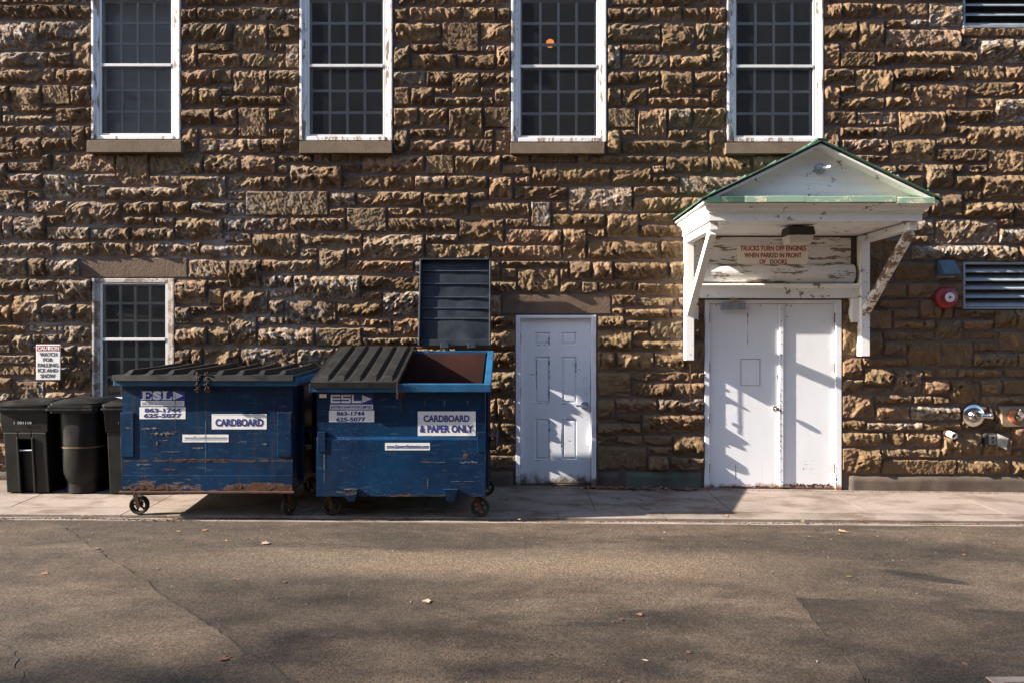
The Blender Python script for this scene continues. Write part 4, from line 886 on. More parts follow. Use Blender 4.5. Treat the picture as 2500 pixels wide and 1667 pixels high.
for k in range(330):
    x = r.choice([r.gauss(1.35, 0.22), r.uniform(0.9, 2.3)]); d = 0.075 + abs(r.gauss(0, 0.04)); z = gz(x, d) + abs(r.gauss(0, 0.012)); s = r.uniform(0.01, 0.024); a = r.uniform(0, 6.3); tl = r.uniform(-0.7, 0.7)
    b = len(V); ca, sa = math.cos(a) * s, math.sin(a) * s
    V += [(x + ca * 1.6, -d + sa * 1.6, z + tl * s), (x - sa, -d + ca, z + 0.3 * s), (x - ca * 1.6, -d - sa * 1.6, z - tl * s + 0.01), (x + sa, -d - ca, z)]; Q.append((b, b + 1, b + 2, b + 3))
o = link('leaf_litter', raw_mesh('leaf_litter', np.array(V), np.array(Q), False), M['leaf1']); tag(o, 'drift of dry orange brown leaves at the foot of the green plinth', 'leaves', kind='stuff')

# drain grate at the edge of the road
x0, d0 = on_road(2405, 1652)
g = thing('drain_grate', 'rusty iron drain grate in a concrete collar at the bottom right of the road', 'grate', (x0, -d0, road_z(x0)))
zt = road_z(x0) + 0.014; mb = MB()
for a, b, c, e in ((x0, x0 + 0.62, d0, d0 + 0.06), (x0, x0 + 0.62, d0 + 0.54, d0 + 0.6), (x0, x0 + 0.06, d0 + 0.06, d0 + 0.54), (x0 + 0.56, x0 + 0.62, d0 + 0.06, d0 + 0.54)): mb.box(a, b, -e, -c, zt - 0.05, zt)
mb.build('collar', M['kerb'], g, bevel=0.004)
for k in range(9): MB().box(x0 + 0.065 + k * 0.056, x0 + 0.095 + k * 0.056, -d0 - 0.54, -d0 - 0.06, zt - 0.04, zt - 0.006).build('bar', M['rust'], g)
MB().box(x0 + 0.06, x0 + 0.56, -d0 - 0.54, -d0 - 0.06, zt - 0.05, zt - 0.042).build('pit', M['dark_box'], g)
# ------------------------------------------------------------------ lettering
def lettering(text, x0, x1, z0, z1, y, mat, parent, bold=0.02, name='lettering', spacing=1.0, heavy=0.010):
    cu = bpy.data.curves.new('txt', 'FONT'); cu.body = text; cu.size = 1.0; cu.offset = bold; cu.space_character = spacing; cu.resolution_u = 4; cu.fill_mode = 'FRONT'
    ob = bpy.data.objects.new('txt', cu); COL.objects.link(ob)
    me = bpy.data.meshes.new_from_object(ob.evaluated_get(bpy.context.evaluated_depsgraph_get()))
    bpy.data.objects.remove(ob); bpy.data.curves.remove(cu)
    n = len(me.vertices); co = np.empty(n * 3, np.float32); me.vertices.foreach_get('co', co); co = co.reshape(-1, 3)
    if heavy:                                  # thicken the strokes sideways: three shifted copies in one mesh
        bm = bmesh.new()
        for sft in (-heavy, 0.0, heavy):
            m2 = me.copy(); c2 = co.copy(); c2[:, 0] += sft; m2.vertices.foreach_set('co', c2.ravel()); bm.from_mesh(m2); bpy.data.meshes.remove(m2)
        bm.to_mesh(me); bm.free(); n = len(me.vertices); co = np.empty(n * 3, np.float32); me.vertices.foreach_get('co', co); co = co.reshape(-1, 3)
        lay = np.repeat([0.0, -0.0004, -0.0008], n // 3)
    else: lay = 0.0
    lo, hi = co.min(0), co.max(0); o0 = root_of(parent).location; out = np.empty_like(co)
    out[:, 0] = x0 + (co[:, 0] - lo[0]) / (hi[0] - lo[0]) * (x1 - x0) - o0.x; out[:, 1] = y - o0.y + lay
    out[:, 2] = z0 + (co[:, 1] - lo[1]) / (hi[1] - lo[1]) * (z1 - z0) - o0.z
    me.vertices.foreach_set('co', out.ravel()); me.update(); me.materials.clear(); return link(name, me, M[mat], parent)
def polyflat(polys, y, mat, parent, name, th=0.0008):
    mb = MB()
    for p in polys: mb.prism(p, lambda a, b, t: (a, t, b), y, y + th)
    return mb.build(name, M[mat], parent)

# ------------------------------------------------------------------ canopy over the double door
XL, XR, DF, ZS = 2.085, 4.345, 1.20, 3.11
can = thing('door_canopy', 'white wooden gabled canopy with green metal edge over the double door, paint peeling', 'canopy', (3.2, 0, 3.1))
prof = [(0.0, ZS), (0.0, ZS + 0.075), (0.012, ZS + 0.08), (0.012, ZS + 0.10), (0.045, ZS + 0.125), (0.06, ZS + 0.155), (0.085, ZS + 0.165), (0.085, ZS + 0.185)]
mb = MB(); vs = []
for o_, z in prof: vs += [(XL - o_, 0.0, z), (XL - o_, -DF - o_, z), (XR + o_, -DF - o_, z), (XR + o_, 0.0, z)]
fs = []
for k in range(len(prof) - 1):
    for i in range(3): fs.append((4 * k + i, 4 * k + i + 1, 4 * k + i + 5, 4 * k + i + 4))
mb.add(vs, fs); k = len(prof) - 1; mb.add([vs[4 * k + i] for i in range(4)], [(0, 1, 2, 3)])
fas = mb.build('fascia', M['white_wood'], can)
for k in range(7):
    d0, d1 = DF * k / 7 + 0.002, DF * (k + 1) / 7 - 0.002
    MB().box(XL + 0.06, XR - 0.06, -d1, -d0, ZS + 0.012 + 0.001 * (k % 2), ZS + 0.03).build('soffit_board', M['white_wood'], can, bevel=0.003)
mb = MB(); mb.box(XL + 0.001, XL + 0.06, -DF + 0.001, 0, ZS + 0.001, ZS + 0.03); mb.box(XR - 0.06, XR - 0.001, -DF + 0.001, 0, ZS + 0.001, ZS + 0.03); mb.box(XL + 0.06, XR - 0.06, -DF + 0.001, -DF + 0.03, ZS + 0.001, ZS + 0.028)
mb.build('soffit_frame', M['white_wood'], can)
# roof: two thick green planes
RX, RZ, EZ, EXL, EXR, RD = 3.225, 3.935, 3.322, 1.968, 4.488, 1.33
def roof_side(ex):
    th = 0.018; mb = MB()
    poly = [(ex, EZ), (RX, RZ), (RX, RZ - th * 1.1), (ex, EZ - th)]
    mb.prism(poly, lambda a, b, t: (a, -t, b), 0.0, RD); return mb.build('roof', M['roof_green'], can, bevel=0.004)
rl = roof_side(EXL); rrt = roof_side(EXR)
for ex, rt in ((EXL, rl), (EXR, rrt)):
    n = Vector((EZ - RZ, 0, 0)) ; s = 1 if ex < RX else -1
    for k in range(4):                                        # standing seams
        t = 0.12 + 0.25 * k; px_, pz_ = ex + (RX - ex) * t, EZ + (RZ - EZ) * t
        MB().beam((px_, 0.0, pz_ + 0.008), (px_, -RD, pz_ + 0.008), 0.008, 0.02).build('standing_seam', M['roof_green'], rt)
    # raking soffit boards under the overhang and rake trim
    mb = MB(); q = 0.03; mb.prism([(ex + s * 0.03, EZ - 0.034 + 0.012), (RX, RZ - 0.036), (RX, RZ - 0.058), (ex + s * 0.03, EZ - 0.052)], lambda a, b, t: (a, -t, b), 1.0, RD - 0.03); mb.build('raking_board', M['white_wood'], can)
mb = MB(); mb.beam((RX, 0, RZ + 0.004), (RX, -RD - 0.004, RZ + 0.004), 0.09, 0.018); mb.build('ridge_cap', M['roof_green'], can, bevel=0.004)
# gable boards set back
for k in range(6):
    z0_, z1_ = 3.325 + k * 0.09, 3.325 + (k + 1) * 0.09 - 0.0012
    def half(z): return (RZ - 0.06 - z) / (RZ - EZ) * (RX - EXL) + 0.005
    h0, h1 = half(z0_), max(0.01, half(z1_))
    MB().hexa([(RX - h0, -1.17, z0_), (RX + h0, -1.17, z0_), (RX + h0, -1.14, z0_), (RX - h0, -1.14, z0_), (RX - h1, -1.169, z1_), (RX + h1, -1.169, z1_), (RX + h1, -1.14, z1_), (RX - h1, -1.14, z1_)]).build('gable_board', M['white_wood'], can)
# pent flashing below the gable: bent, torn metal in segments
segx = [2.03, 2.17, 2.42, 2.66, 3.05, 3.5, 4.0, 4.40]; r = random.Random(5)
for i, (a, b) in enumerate(zip(segx[:-1], segx[1:])):
    dz = r.uniform(-0.008, 0.008); mat = 'roof_green' if i < 2 else 'roof_pale'
    mb = MB(); p = [(1.168, 3.365), (1.24, 3.356 + dz * 0.5), (1.318, 3.340 + dz), (1.326, 3.334 + dz), (1.331, 3.276 + dz), (1.320, 3.274 + dz), (1.316, 3.32 + dz), (1.168, 3.352)]
    mb.prism(p, lambda d_, z_, t: (t, -d_, z_), a + 0.002, b - 0.002); mb.build('flashing', M[mat], can)
# wall posts, arms, braces
for side, xc in ((0, 2.155), (1, 4.285)):
    zlo = 1.60 if side == 0 else 1.65
    br = part_empty('bracket', can)
    MB().box(xc - 0.052, xc + 0.052, -0.15, -0.035, zlo, ZS).build('post', M['white_wood'], br, bevel=0.005)
    MB().box(xc - 0.045, xc + 0.045, -DF + 0.06, -0.15, ZS - 0.09, ZS - 0.001).build('arm', M['white_wood'], br, bevel=0.005)
    MB().beam((xc + 0.002, -0.09, 2.14), (xc + 0.002, -1.08, ZS - 0.10), 0.082, 0.085).build('brace', M['white_brace' if side else 'white_wood'], br, bevel=0.006)
    if side == 0: MB().box(xc + 0.055, xc + 0.13, -0.055, -0.005, 1.95, 2.9).build('trim_board', M['white_wood'], br, bevel=0.004)
# boarded panel over the door
bx0, bx1 = X(1693), X(2073)
for k in range(3):
    z0_, z1_ = 2.775 + k * 0.11, 2.775 + (k + 1) * 0.11 - 0.002
    MB().box(bx0, bx1, -0.045, 0.05, z0_, min(z1_, ZS)).build('panel_board', M['white_peel'], can, bevel=0.003)
mb = MB(); pr = [(0.03, 2.775), (0.07, 2.765), (0.105, 2.73), (0.12, 2.68), (0.115, 2.62), (0.09, 2.565), (0.05, 2.54), (0.0, 2.54), (0.0, 2.775)]
mb.prism(pr, lambda d_, z_, t: (t, -d_, z_), X(1701), X(2078)); mb.build('roll_moulding', M['white_peel'], can, smooth=True)
mb = MB(); pr = [(0.0, 2.538), (0.15, 2.525), (0.155, 2.505), (0.12, 2.49), (0.10, 2.47), (0.10, 2.355), (0.0, 2.355)]
mb.prism(pr, lambda d_, z_, t: (t, -d_, z_), X(1701), X(2088)); mb.build('lintel_board', M['white_wood'], can, bevel=0.003)
mb = MB(); mb.box(X(2071), X(2088), -0.098, -0.0, Z(787), 2.354); mb.build('lintel_return', M['white_wood'], can, bevel=0.006)
# bare lamp holder on the gable, lamp under the soffit, sign
lx, lz = X(2000, 1.17), Z(414, 1.17)
lp = thing('gable_lamp', 'grey round lamp holder with a bare white bulb on the canopy gable', 'lamp', (lx, -1.17, lz))
MB().lathe([(0.055, 0), (0.058, 0.01), (0.05, 0.035), (0.028, 0.045), (0.025, 0.075), (0.018, 0.08)], (lx, -1.168, lz), (0, -1, 0), 20).build('holder', M['galv'], lp, smooth=True)
MB().lathe([(0.013, 0), (0.016, 0.03), (0.016, 0.075), (0.010, 0.088), (0.0, 0.09)], (lx + 0.01, -1.24, lz), (0.55, -0.8, -0.1), 14).build('bulb', M['ink_white'], lp, smooth=True)
wx0, wx1 = X(1917, 0.8), X(1981, 0.8)
wp = thing('soffit_lamp', 'boxy lamp with a black top and frosted lens under the canopy', 'lamp', ((wx0 + wx1) / 2, -0.8, 3.0))
MB().hexa([(wx0 - 0.006, -0.90, 3.01), (wx1 + 0.006, -0.90, 3.01), (wx1 + 0.006, -0.68, 3.01), (wx0 - 0.006, -0.68, 3.01), (wx0 + 0.01, -0.89, 3.10), (wx1 - 0.01, -0.89, 3.10), (wx1 - 0.01, -0.68, 3.10), (wx0 + 0.01, -0.68, 3.10)]).build('housing', M['dark_box'], wp, bevel=0.006)
MB().hexa([(wx0 + 0.02, -0.86, 2.92), (wx1 - 0.02, -0.86, 2.92), (wx1 - 0.02, -0.69, 2.92), (wx0 + 0.02, -0.69, 2.92), (wx0 + 0.004, -0.89, 3.009), (wx1 - 0.004, -0.89, 3.009), (wx1 - 0.004, -0.69, 3.009), (wx0 + 0.004, -0.69, 3.009)]).build('lens', M['lens'], wp, bevel=0.01)
MB().box((wx0 + wx1) / 2 - 0.03, (wx0 + wx1) / 2 + 0.03, -0.82, -0.76, 3.10, 3.122).build('stem', M['dark_box'], wp)
def S(px, py, d): return X(px, d), Z(py, d)
sd = 0.056; a, b, c, e = X(1800, sd), X(1973, sd), Z(646, sd), Z(598, sd)
sg = thing('engine_sign', 'cream sign with red lettering telling trucks to turn off engines', 'sign', ((a + b) / 2, -sd, c))
MB().box(a, b, -sd, -0.0465, c, e).build('board', M['cream_sign'], sg, bevel=0.002)
for txt, p0, p1, q0, q1 in (('TRUCKS TURN OFF ENGINES', 1807, 1968, 613, 600.5), ('WHEN PARKED IN FRONT', 1817, 1957, 630, 618), ('OF   DOORS', 1854, 1921, 645, 634)):
    lettering(txt, X(p0, sd), X(p1, sd), Z(q0, sd), Z(q1, sd), -sd - 0.001, 'ink_red', sg, 0.02, heavy=0.014)
for px, py in ((1802, 600), (1971, 600), (1851, 644), (1923, 644), (1802, 644), (1971, 644)):
    MB().lathe([(0.005, 0), (0.004, 0.002), (0, 0.003)], (X(px, sd), -sd - 0.0005, Z(py, sd)), (0, -1, 0), 8).build('screw', M['rust'], sg)
# caution sign by the bins
sd = 0.105; a, b, c, e = X(88, sd), X(147, sd), Z(927, sd), Z(841, sd)
sg = thing('caution_sign', 'small white and red caution sign about falling ice and snow', 'sign', ((a + b) / 2, -sd, c))
MB().box(a, b, -sd, -sd + 0.012, c, e).build('board', M['white_sign'], sg, bevel=0.004)
MB().box(a + 0.008, b - 0.008, -sd - 0.0012, -sd - 0.0002, Z(856.5, sd), e - 0.01).build('red_band', M['red_sign'], sg)
lettering('CAUTION', X(92, sd), X(144.5, sd), Z(854.5, sd), Z(845, sd), -sd - 0.002, 'ink_white', sg, 0.025, heavy=0.018)
for txt, p0, p1, q0, q1 in (('WATCH', 97, 139, 869.5, 860), ('FOR', 105, 129, 882, 873), ('FALLING', 92, 142, 895.5, 886), ('ICE AND', 92.5, 141, 908, 899), ('SNOW', 98.5, 135, 921.5, 912)):
    lettering(txt, X(p0, sd), X(p1, sd), Z(q0, sd), Z(q1, sd), -sd - 0.0012, 'ink_black', sg, 0.015, heavy=0.014)

# ------------------------------------------------------------------ fixtures on the right of the wall
bx, bz = X(2315, 0.12), Z(727, 0.12)
bl = thing('alarm_bell', 'round red alarm bell with a white disc, on the shaded wall beside the vent', 'bell', (bx, -0.03, bz))
MB().lathe([(0.09, 0.0), (0.095, 0.05), (0.135, 0.055), (0.137, 0.075), (0.13, 0.10), (0.10, 0.125), (0.06, 0.138), (0.0, 0.142)], (bx, -0.01, bz), (0, -1, 0), 40).build('gong', M['red_paint'], bl, smooth=True)
MB().lathe([(0.058, 0), (0.058, 0.006), (0.02, 0.008)], (bx, -0.149, bz), (0, -1, 0), 32).build('disc', M['white_sign'], bl)
MB().lathe([(0.016, 0), (0.014, 0.008), (0.0, 0.010)], (bx, -0.156, bz), (0, -1, 0), 16).build('bolt', M['red_paint'], bl)
hx0, hx1 = X(2297, 0.1), X(2342, 0.14)
h = thing('vent_hood', 'small blue grey sloping vent hood above the red bell', 'vent', ((hx0 + hx1) / 2, 0, Z(677)))
mb = MB(); mb.prism([(0.0, Z(636)), (0.05, Z(636)), (0.17, Z(670)), (0.17, Z(674)), (0.0, Z(674))], lambda d_, z_, t: (t, -d_, z_), hx0, hx1); mb.build('cover', M['hood'], h, bevel=0.004)
MB().box(hx0 - 0.005, hx1 + 0.005, -0.045, 0.0, Z(679), Z(674.5)).build('base', M['galv'], h)
def siamese(px, py, r0, nm, lab, plate):
    x, z = X(px, 0.08), Z(py, 0.08); s = thing(nm, lab, 'fire connection', (x, -0.05, z))
    if plate:
        MB().box(X(2446, 0.07), X(2540, 0.07), -0.075, -0.0, Z(1041, 0.07), Z(992, 0.07)).build('back_plate', M['plate_tan'], s, bevel=0.004)
        MB().lathe([(0.075, 0), (0.075, 0.02), (0.05, 0.03), (0.045, 0.05)], (x, -0.075, z), (0, -1, 0), 24).build('flange', M['orange_rust'], s, smooth=True)
        y0 = -0.12
    else:
        MB().lathe([(r0, 0), (r0, 0.012), (r0 * 0.86, 0.03), (r0 * 0.6, 0.038), (r0 * 0.5, 0.06)], (x, -0.06, z), (0, -1, 0), 36).build('rose', M['chrome'], s, smooth=True)
        y0 = -0.118
    MB().lathe([(0.05, 0.0), (0.052, 0.03), (0.04, 0.06), (0.0, 0.07)], (x, y0, z), (0, -1, 0), 24).build('body', M['chrome'], s, smooth=True)
    MB().lathe([(0.028, 0.0), (0.028, 0.07), (0.036, 0.075), (0.036, 0.10), (0.042, 0.102), (0.042, 0.125), (0.03, 0.13)], (x + 0.02, y0 - 0.035, z), (0.9, -0.42, 0.12) if not plate else (0.35, -0.75, 0.5), 20).build('outlet', M['chrome'], s, smooth=True)
    if plate: MB().lathe([(0.026, 0.0), (0.026, 0.05), (0.034, 0.052), (0.034, 0.075), (0.018, 0.08), (0.012, 0.10)], (x - 0.005, y0 - 0.03, z + 0.01), (0.1, -0.35, 0.9), 18).build('cap', M['chrome'], s, smooth=True)
    return s
siamese(2379, 1014, 0.135, 'hose_connection', 'chrome round wall flange with a hose outlet, low on the right of the wall', False)
sm = siamese(2476, 1016, 0.11, 'hose_connection', 'chrome valve on a tan plate at the right edge of the wall', True)
MB().lathe([(0.05, 0), (0.05, 0.03), (0.03, 0.035)], (X(2503, 0.12), -0.10, Z(1016, 0.12)), (0, -1, 0), 20).build('red_collar', M['orange_rust'], sm, smooth=True)
x, z = X(2308), Z(1053)
pp = thing('pipe_stub', 'short white pipe stub with a rusty collar sticking out of the wall', 'pipe', (x, 0, z))
MB().tube((x, 0.02, z), (x + 0.004, -0.17, z - 0.03), 0.037, n=22).build('pipe', M['pvc'], pp, smooth=True)
MB().tube((x, 0.0, z), (x, -0.065, z - 0.008), 0.052, n=22).build('collar', M['rust'], pp, smooth=True)
MB().tube((x + 0.0042, -0.1702, z - 0.03), (x + 0.0043, -0.171, z - 0.0302), 0.030, n=22).build('bore', M['dark_box'], pp)
x0_, x1_, z1_, z0_ = X(2406, 0.07), X(2432, 0.07), Z(1057, 0.07), Z(1088, 0.07)
eb = thing('socket_box', 'outdoor electric socket box with its grey cover flapped open', 'socket', (x0_, -0.05, z0_))
MB().box(x0_, x1_, -0.085, 0.0, z0_, z1_).build('box', M['dark_box'], eb, bevel=0.004)
MB().box(x0_ + 0.03, x1_ - 0.012, -0.092, -0.086, z0_ + 0.02, z1_ - 0.015).build('socket_plate', M['box_grey'], eb, bevel=0.003)
for k in (0, 1): MB().lathe([(0.016, 0), (0.016, 0.002)], ((x0_ + x1_) / 2 + 0.01, -0.093, z0_ + 0.05 + 0.055 * k), (0, -1, 0), 14).build('outlet', M['dark_box'], eb)
MB().hexa([(x1_, -0.09, z0_ + 0.01), (x1_ + 0.07, -0.15, z0_ - 0.03), (x1_ + 0.072, -0.146, z0_ - 0.03), (x1_ + 0.002, -0.086, z0_ + 0.01), (x1_, -0.09, z1_), (x1_ + 0.10, -0.14, z1_ - 0.05), (x1_ + 0.102, -0.136, z1_ - 0.05), (x1_ + 0.002, -0.086, z1_)]).build('cover_flap', M['box_grey'], eb)
# drip chain under the left post
mb = MB()
for k in range(26):
    zz = 1.595 - k * 0.022; mb.tube((2.175, -0.09, zz), (2.175 + R.uniform(-.003, .003), -0.09, zz - 0.019), 0.0045, n=6)
o = mb.build('hanging_chain', M['rust']); tag(o, 'thin rusty chain hanging below the left canopy post', 'chain')
o = MB().lathe([(0.025, 0), (0.024, 0.004), (0.02, 0.004), (0.02, -0.01)], (X(1706), -0.07, Z(989)), (0, -1, 0), 18).build('pipe_hole', M['dark_box'])
tag(o, 'small round dark pipe opening in the stone left of the double door', 'pipe')
# ------------------------------------------------------------------ dumpsters
def torus(mb, c, ax, r, t, n=10, m=6, sx=1.0):
    c = Vector(c); ax = Vector(ax).normalized(); a = ax.orthogonal().normalized(); b = ax.cross(a); vs = []; fs = []
    for i in range(n):
        q = 2 * math.pi * i / n; e = a * (math.cos(q) * sx) + b * math.sin(q); en = (a * math.cos(q) + b * math.sin(q))
        for j in range(m):
            p = 2 * math.pi * j / m; vs.append(c + e * r + en * (t * math.cos(p)) + ax * (t * math.sin(p)))
    for i in range(n):
        for j in range(m): fs.append((i * m + j, ((i + 1) % n) * m + j, ((i + 1) % n) * m + (j + 1) % m, i * m + (j + 1) % m))
    mb.add(vs, fs)
def caster(parent, x, d, top, yaw):
    """swivel caster: plate, fork, wheel (tyre, hub)"""
    r = 0.098; zg = gz(x, d) + 0.004; zc = zg + r; ax = Vector((math.sin(yaw), -math.cos(yaw), 0)); tr = Vector((math.cos(yaw), math.sin(yaw), 0))
    px, py = x + 0.0, -d
    c = part_empty('caster', parent); cx_, cy_ = px + tr.x * 0.03, py + tr.y * 0.03
    w = MB(); w.lathe([(r - 0.03, -0.022), (r - 0.012, -0.025), (r, -0.016), (r, 0.016), (r - 0.012, 0.025), (r - 0.03, 0.022)], (cx_, cy_, zc), ax, 30)
    tyre = MB()
    n = 30; vs = []; fs = []
    a = ax.orthogonal().normalized(); b = ax.cross(a); C0 = Vector((cx_, cy_, zc)); pr = [(r - 0.032, -0.022), (r - 0.010, -0.026), (r, -0.016), (r, 0.016), (r - 0.010, 0.026), (r - 0.032, 0.022)]
    for i in range(n):
        q = 2 * math.pi * i / n
        for rr_, h in pr: vs.append(C0 + ax * h + a * (rr_ * math.cos(q)) + b * (rr_ * math.sin(q)))
    k = len(pr)
    for i in range(n):
        for j in range(k): fs.append((i * k + j, ((i + 1) % n) * k + j, ((i + 1) % n) * k + (j + 1) % k, i * k + (j + 1) % k))
    tyre.add(vs, fs); tyre.build('tyre', M['rubber'], c, smooth=True)
    hub = MB(); hub.tube(C0 - ax * 0.028, C0 + ax * 0.028, 0.02, n=14)
    for i in range(5):
        q = 2 * math.pi * i / 5 + 0.4; e = a * math.cos(q) + b * math.sin(q); hub.beam(C0 + e * 0.012, C0 + e * (r - 0.03), 0.014, 0.022, up=ax)
    hub.build('hub', M['rust'], c)
    f = MB()
    for s in (-1, 1):
        p0 = C0 + ax * (0.036 * s); p1 = Vector((px, py, top - 0.012)) + ax * (0.036 * s) - tr * 0.01
        f.beam(p0 - (p1 - p0).normalized() * 0.02, p1, 0.008, 0.042, up=tr)
    f.box(px - 0.05, px + 0.05, py - 0.05, py + 0.05, top - 0.02, top - 0.001); f.build('fork', M['rust'], c)
    return c
def ribbed_lid(parent, x0, x1, hinge, front, nrib, ribw, rh, mat='lid_black', sag=0.0):
    (d0, z0), (d1, z1) = front, hinge                     # front edge, hinge edge
    L = math.hypot(d1 - d0, z1 - z0); ud, uz = (d1 - d0) / L, (z1 - z0) / L; nd, nz = uz, -ud      # normal up
    if nz < 0: nd, nz = -nd, -nz
    def P(u, s, h): sg = -sag * 4 * s * (L - s) / L ** 2; return (u, -(d0 + ud * s + nd * h), z0 + uz * s + nz * h + sg)
    mb = MB(); N = 6; S_ = [L * k / N for k in range(N + 1)]
    for k in range(N):
        mb.hexa([P(x0, S_[k], -0.012), P(x1, S_[k], -0.012), P(x1, S_[k + 1], -0.012), P(x0, S_[k + 1], -0.012), P(x0, S_[k], 0.006), P(x1, S_[k], 0.006), P(x1, S_[k + 1], 0.006), P(x0, S_[k + 1], 0.006)])
    mb.hexa([P(x0, -0.03, -0.05), P(x1, -0.03, -0.05), P(x1, 0.0, -0.05), P(x0, 0.0, -0.05), P(x0, -0.02, 0.006), P(x1, -0.02, 0.006), P(x1, 0.001, 0.006), P(x0, 0.001, 0.006)])
    for xa in (x0 - 0.012, x1):
        mb.hexa([P(xa, 0, -0.035), P(xa + 0.012, 0, -0.035), P(xa + 0.012, L, -0.035), P(xa, L, -0.035), P(xa, 0, 0.008), P(xa + 0.012, 0, 0.008), P(xa + 0.012, L, 0.008), P(xa, L, 0.008)])
    lid = mb.build('lid', M[mat], parent)
    pitch = (x1 - x0 - 0.05) / nrib
    for k in range(nrib):
        a = x0 + 0.025 + pitch * k + (pitch - ribw) / 2; b = a + ribw; t = 0.018
        prof = [(0.005, 0.004), (0.06, rh * 0.45), (0.11, rh), (L * 0.5, rh * 1.05), (L - 0.14, rh), (L - 0.05, rh * 0.8), (L - 0.012, 0.004)]
        vs = []; fs = []
        for s, h in prof: vs += [P(a, s, 0.004), P(a + t * min(1, h / rh), s, 0.004 + h), P(b - t * min(1, h / rh), s, 0.004 + h), P(b, s, 0.004)]
        for i in range(len(prof) - 1):
            for j in range(3): fs.append((4 * i + j, 4 * i + j + 1, 4 * i + j + 5, 4 * i + j + 4))
        fs += [(0, 1, 2, 3), tuple(4 * (len(prof) - 1) + q for q in (3, 2, 1, 0))]
        MB().add(vs, fs).build('rib', M[mat], lid, bevel=0.004)
    return lid
def chain(parent, x, d, z, n, r=0.012, wob=0.004, name='chain'):
    mb = MB(); rg = random.Random(int(x * 100)); 
    for k in range(n): torus(mb, (x + rg.uniform(-wob, wob), -d - rg.uniform(0, 0.01), z - k * r * 1.55), (0, 1, 0.2) if k % 2 else (1, 0.15, 0), r, r * 0.28, 9, 5, 0.75)
    return mb.build(name, M['rust'], parent)
def dumpster(name, label, x0, x1, zb_, ztf, ztr, df, dr, paint_, ledge):
    root = thing(name, label, 'dumpster', ((x0 + x1) / 2, -(df + dr) / 2, gz((x0 + x1) / 2, 0.9)), 'blue dumpsters on the pavement')
    if ledge:
        pf = [(df, zb_), (df, ledge), (df - 0.03, ledge + 0.03), (df - 0.03, ztf - 0.03)]
    else:
        pf = [(df + 0.012, zb_), (df + 0.012, zb_ + 0.155), (df, zb_ + 0.158), (df, ztf - 0.03)]
    mb = MB(); n = len(pf); xm = (x0 + x1) / 2
    vs = []
    for d, z in pf: vs += [(x0, -d, z), (xm - 0.002, -d, z), (xm - 0.002, -d, z), (x1, -d, z)]
    fs = []
    for k in range(n - 1): fs += [(4 * k, 4 * k + 1, 4 * k + 5, 4 * k + 4), (4 * k + 2, 4 * k + 3, 4 * k + 7, 4 * k + 6), (4 * k + 1, 4 * k + 2, 4 * k + 6, 4 * k + 5)]
    mb.add(vs, fs)
    side = pf + [(dr, ztr - 0.03), (dr, zb_)]
    for x in (x0, x1): mb.add([(x, -d, z) for d, z in side], [tuple(range(len(side)))])
    mb.add([(x0, -dr, zb_), (x1, -dr, zb_), (x1, -dr, ztr - 0.03), (x0, -dr, ztr - 0.03)], [(0, 1, 2, 3)])
    mb.add([(x0, -df, zb_), (x1, -df, zb_), (x1, -dr, zb_), (x0, -dr, zb_)], [(0, 1, 2, 3)])
    mb.build('body', M[paint_], root)
    i_ = 0.035; si = [(df - i_, zb_ + 0.02), (df - i_ - 0.01, ztf - 0.02), (dr + i_, ztr - 0.03), (dr + i_, zb_ + 0.02)]; mb = MB(); a, b = x0 + i_, x1 - i_
    for x in (a, b): mb.add([(x, -d, z) for d, z in si], [(0, 1, 2, 3)])
    for p, q in ((0, 1), (2, 3), (3, 0)): mb.add([(a, -si[p][0], si[p][1]), (b, -si[p][0], si[p][1]), (b, -si[q][0], si[q][1]), (a, -si[q][0], si[q][1])], [(0, 1, 2, 3)])
    mb.build('lining', M['rust_inside'], root)
    MB().box(x0 - 0.06, x1 + 0.06, -df - 0.055, -df + 0.045, ztf - 0.085, ztf).build('rim', M['blue_rim'], root, bevel=0.008)
    for x in (x0 - 0.025, x1 + 0.025): MB().beam((x, -df + 0.046, ztf - 0.04), (x, -dr, ztr - 0.035), 0.07, 0.07).build('rim', M['blue_rim'], root, bevel=0.006)
    MB().box(x0 - 0.06, x1 + 0.06, -dr, -dr + 0.045, ztr - 0.075, ztr).build('rim', M['blue_rim'], root, bevel=0.006)
    # fork sleeves on the sides and their wrap-around corner plates
    for s, x in ((-1, x0), (1, x1)):
        zs0, zs1 = zb_ + 0.42, zb_ + 0.56; xo = x + s * 0.11
        mb = MB(); mb.box(min(x, xo), max(x, xo), -df + 0.30, -dr - 0.25, zs1 - 0.008, zs1); mb.box(min(x, xo), max(x, xo), -df + 0.30, -dr - 0.25, zs0, zs0 + 0.008); mb.box(min(xo, xo - s * 0.008), max(xo, xo - s * 0.008), -df + 0.30, -dr - 0.25, zs0 + 0.008, zs1 - 0.008)
        mb.build('fork_sleeve', M[paint_], root, bevel=0.002)
        for k in (0.28, 0.72): 
            dd_ = df + (dr - df) * k; MB().box(min(x, x + s * 0.03), max(x, x + s * 0.03), -dd_ - 0.03, -dd_ + 0.03, zb_ + 0.03, ztf - 0.1).build('stiffener', M[paint_], root, bevel=0.004)
    return root
zD1f, zD1r = 1.47, 1.505
d1 = dumpster('dumpster', 'rust-streaked blue dumpster with both black lids shut, left of the pair', -3.97, -2.235, 0.318, zD1f, zD1r, 1.48, 0.36, 'blue_rusty', 0)
d2 = dumpster('dumpster', 'blue dumpster with its right lid thrown open against the wall, right of the pair', -1.995, -0.275, 0.262, 1.408, 1.72, 1.48, 0.36, 'blue_clean', 0.835)
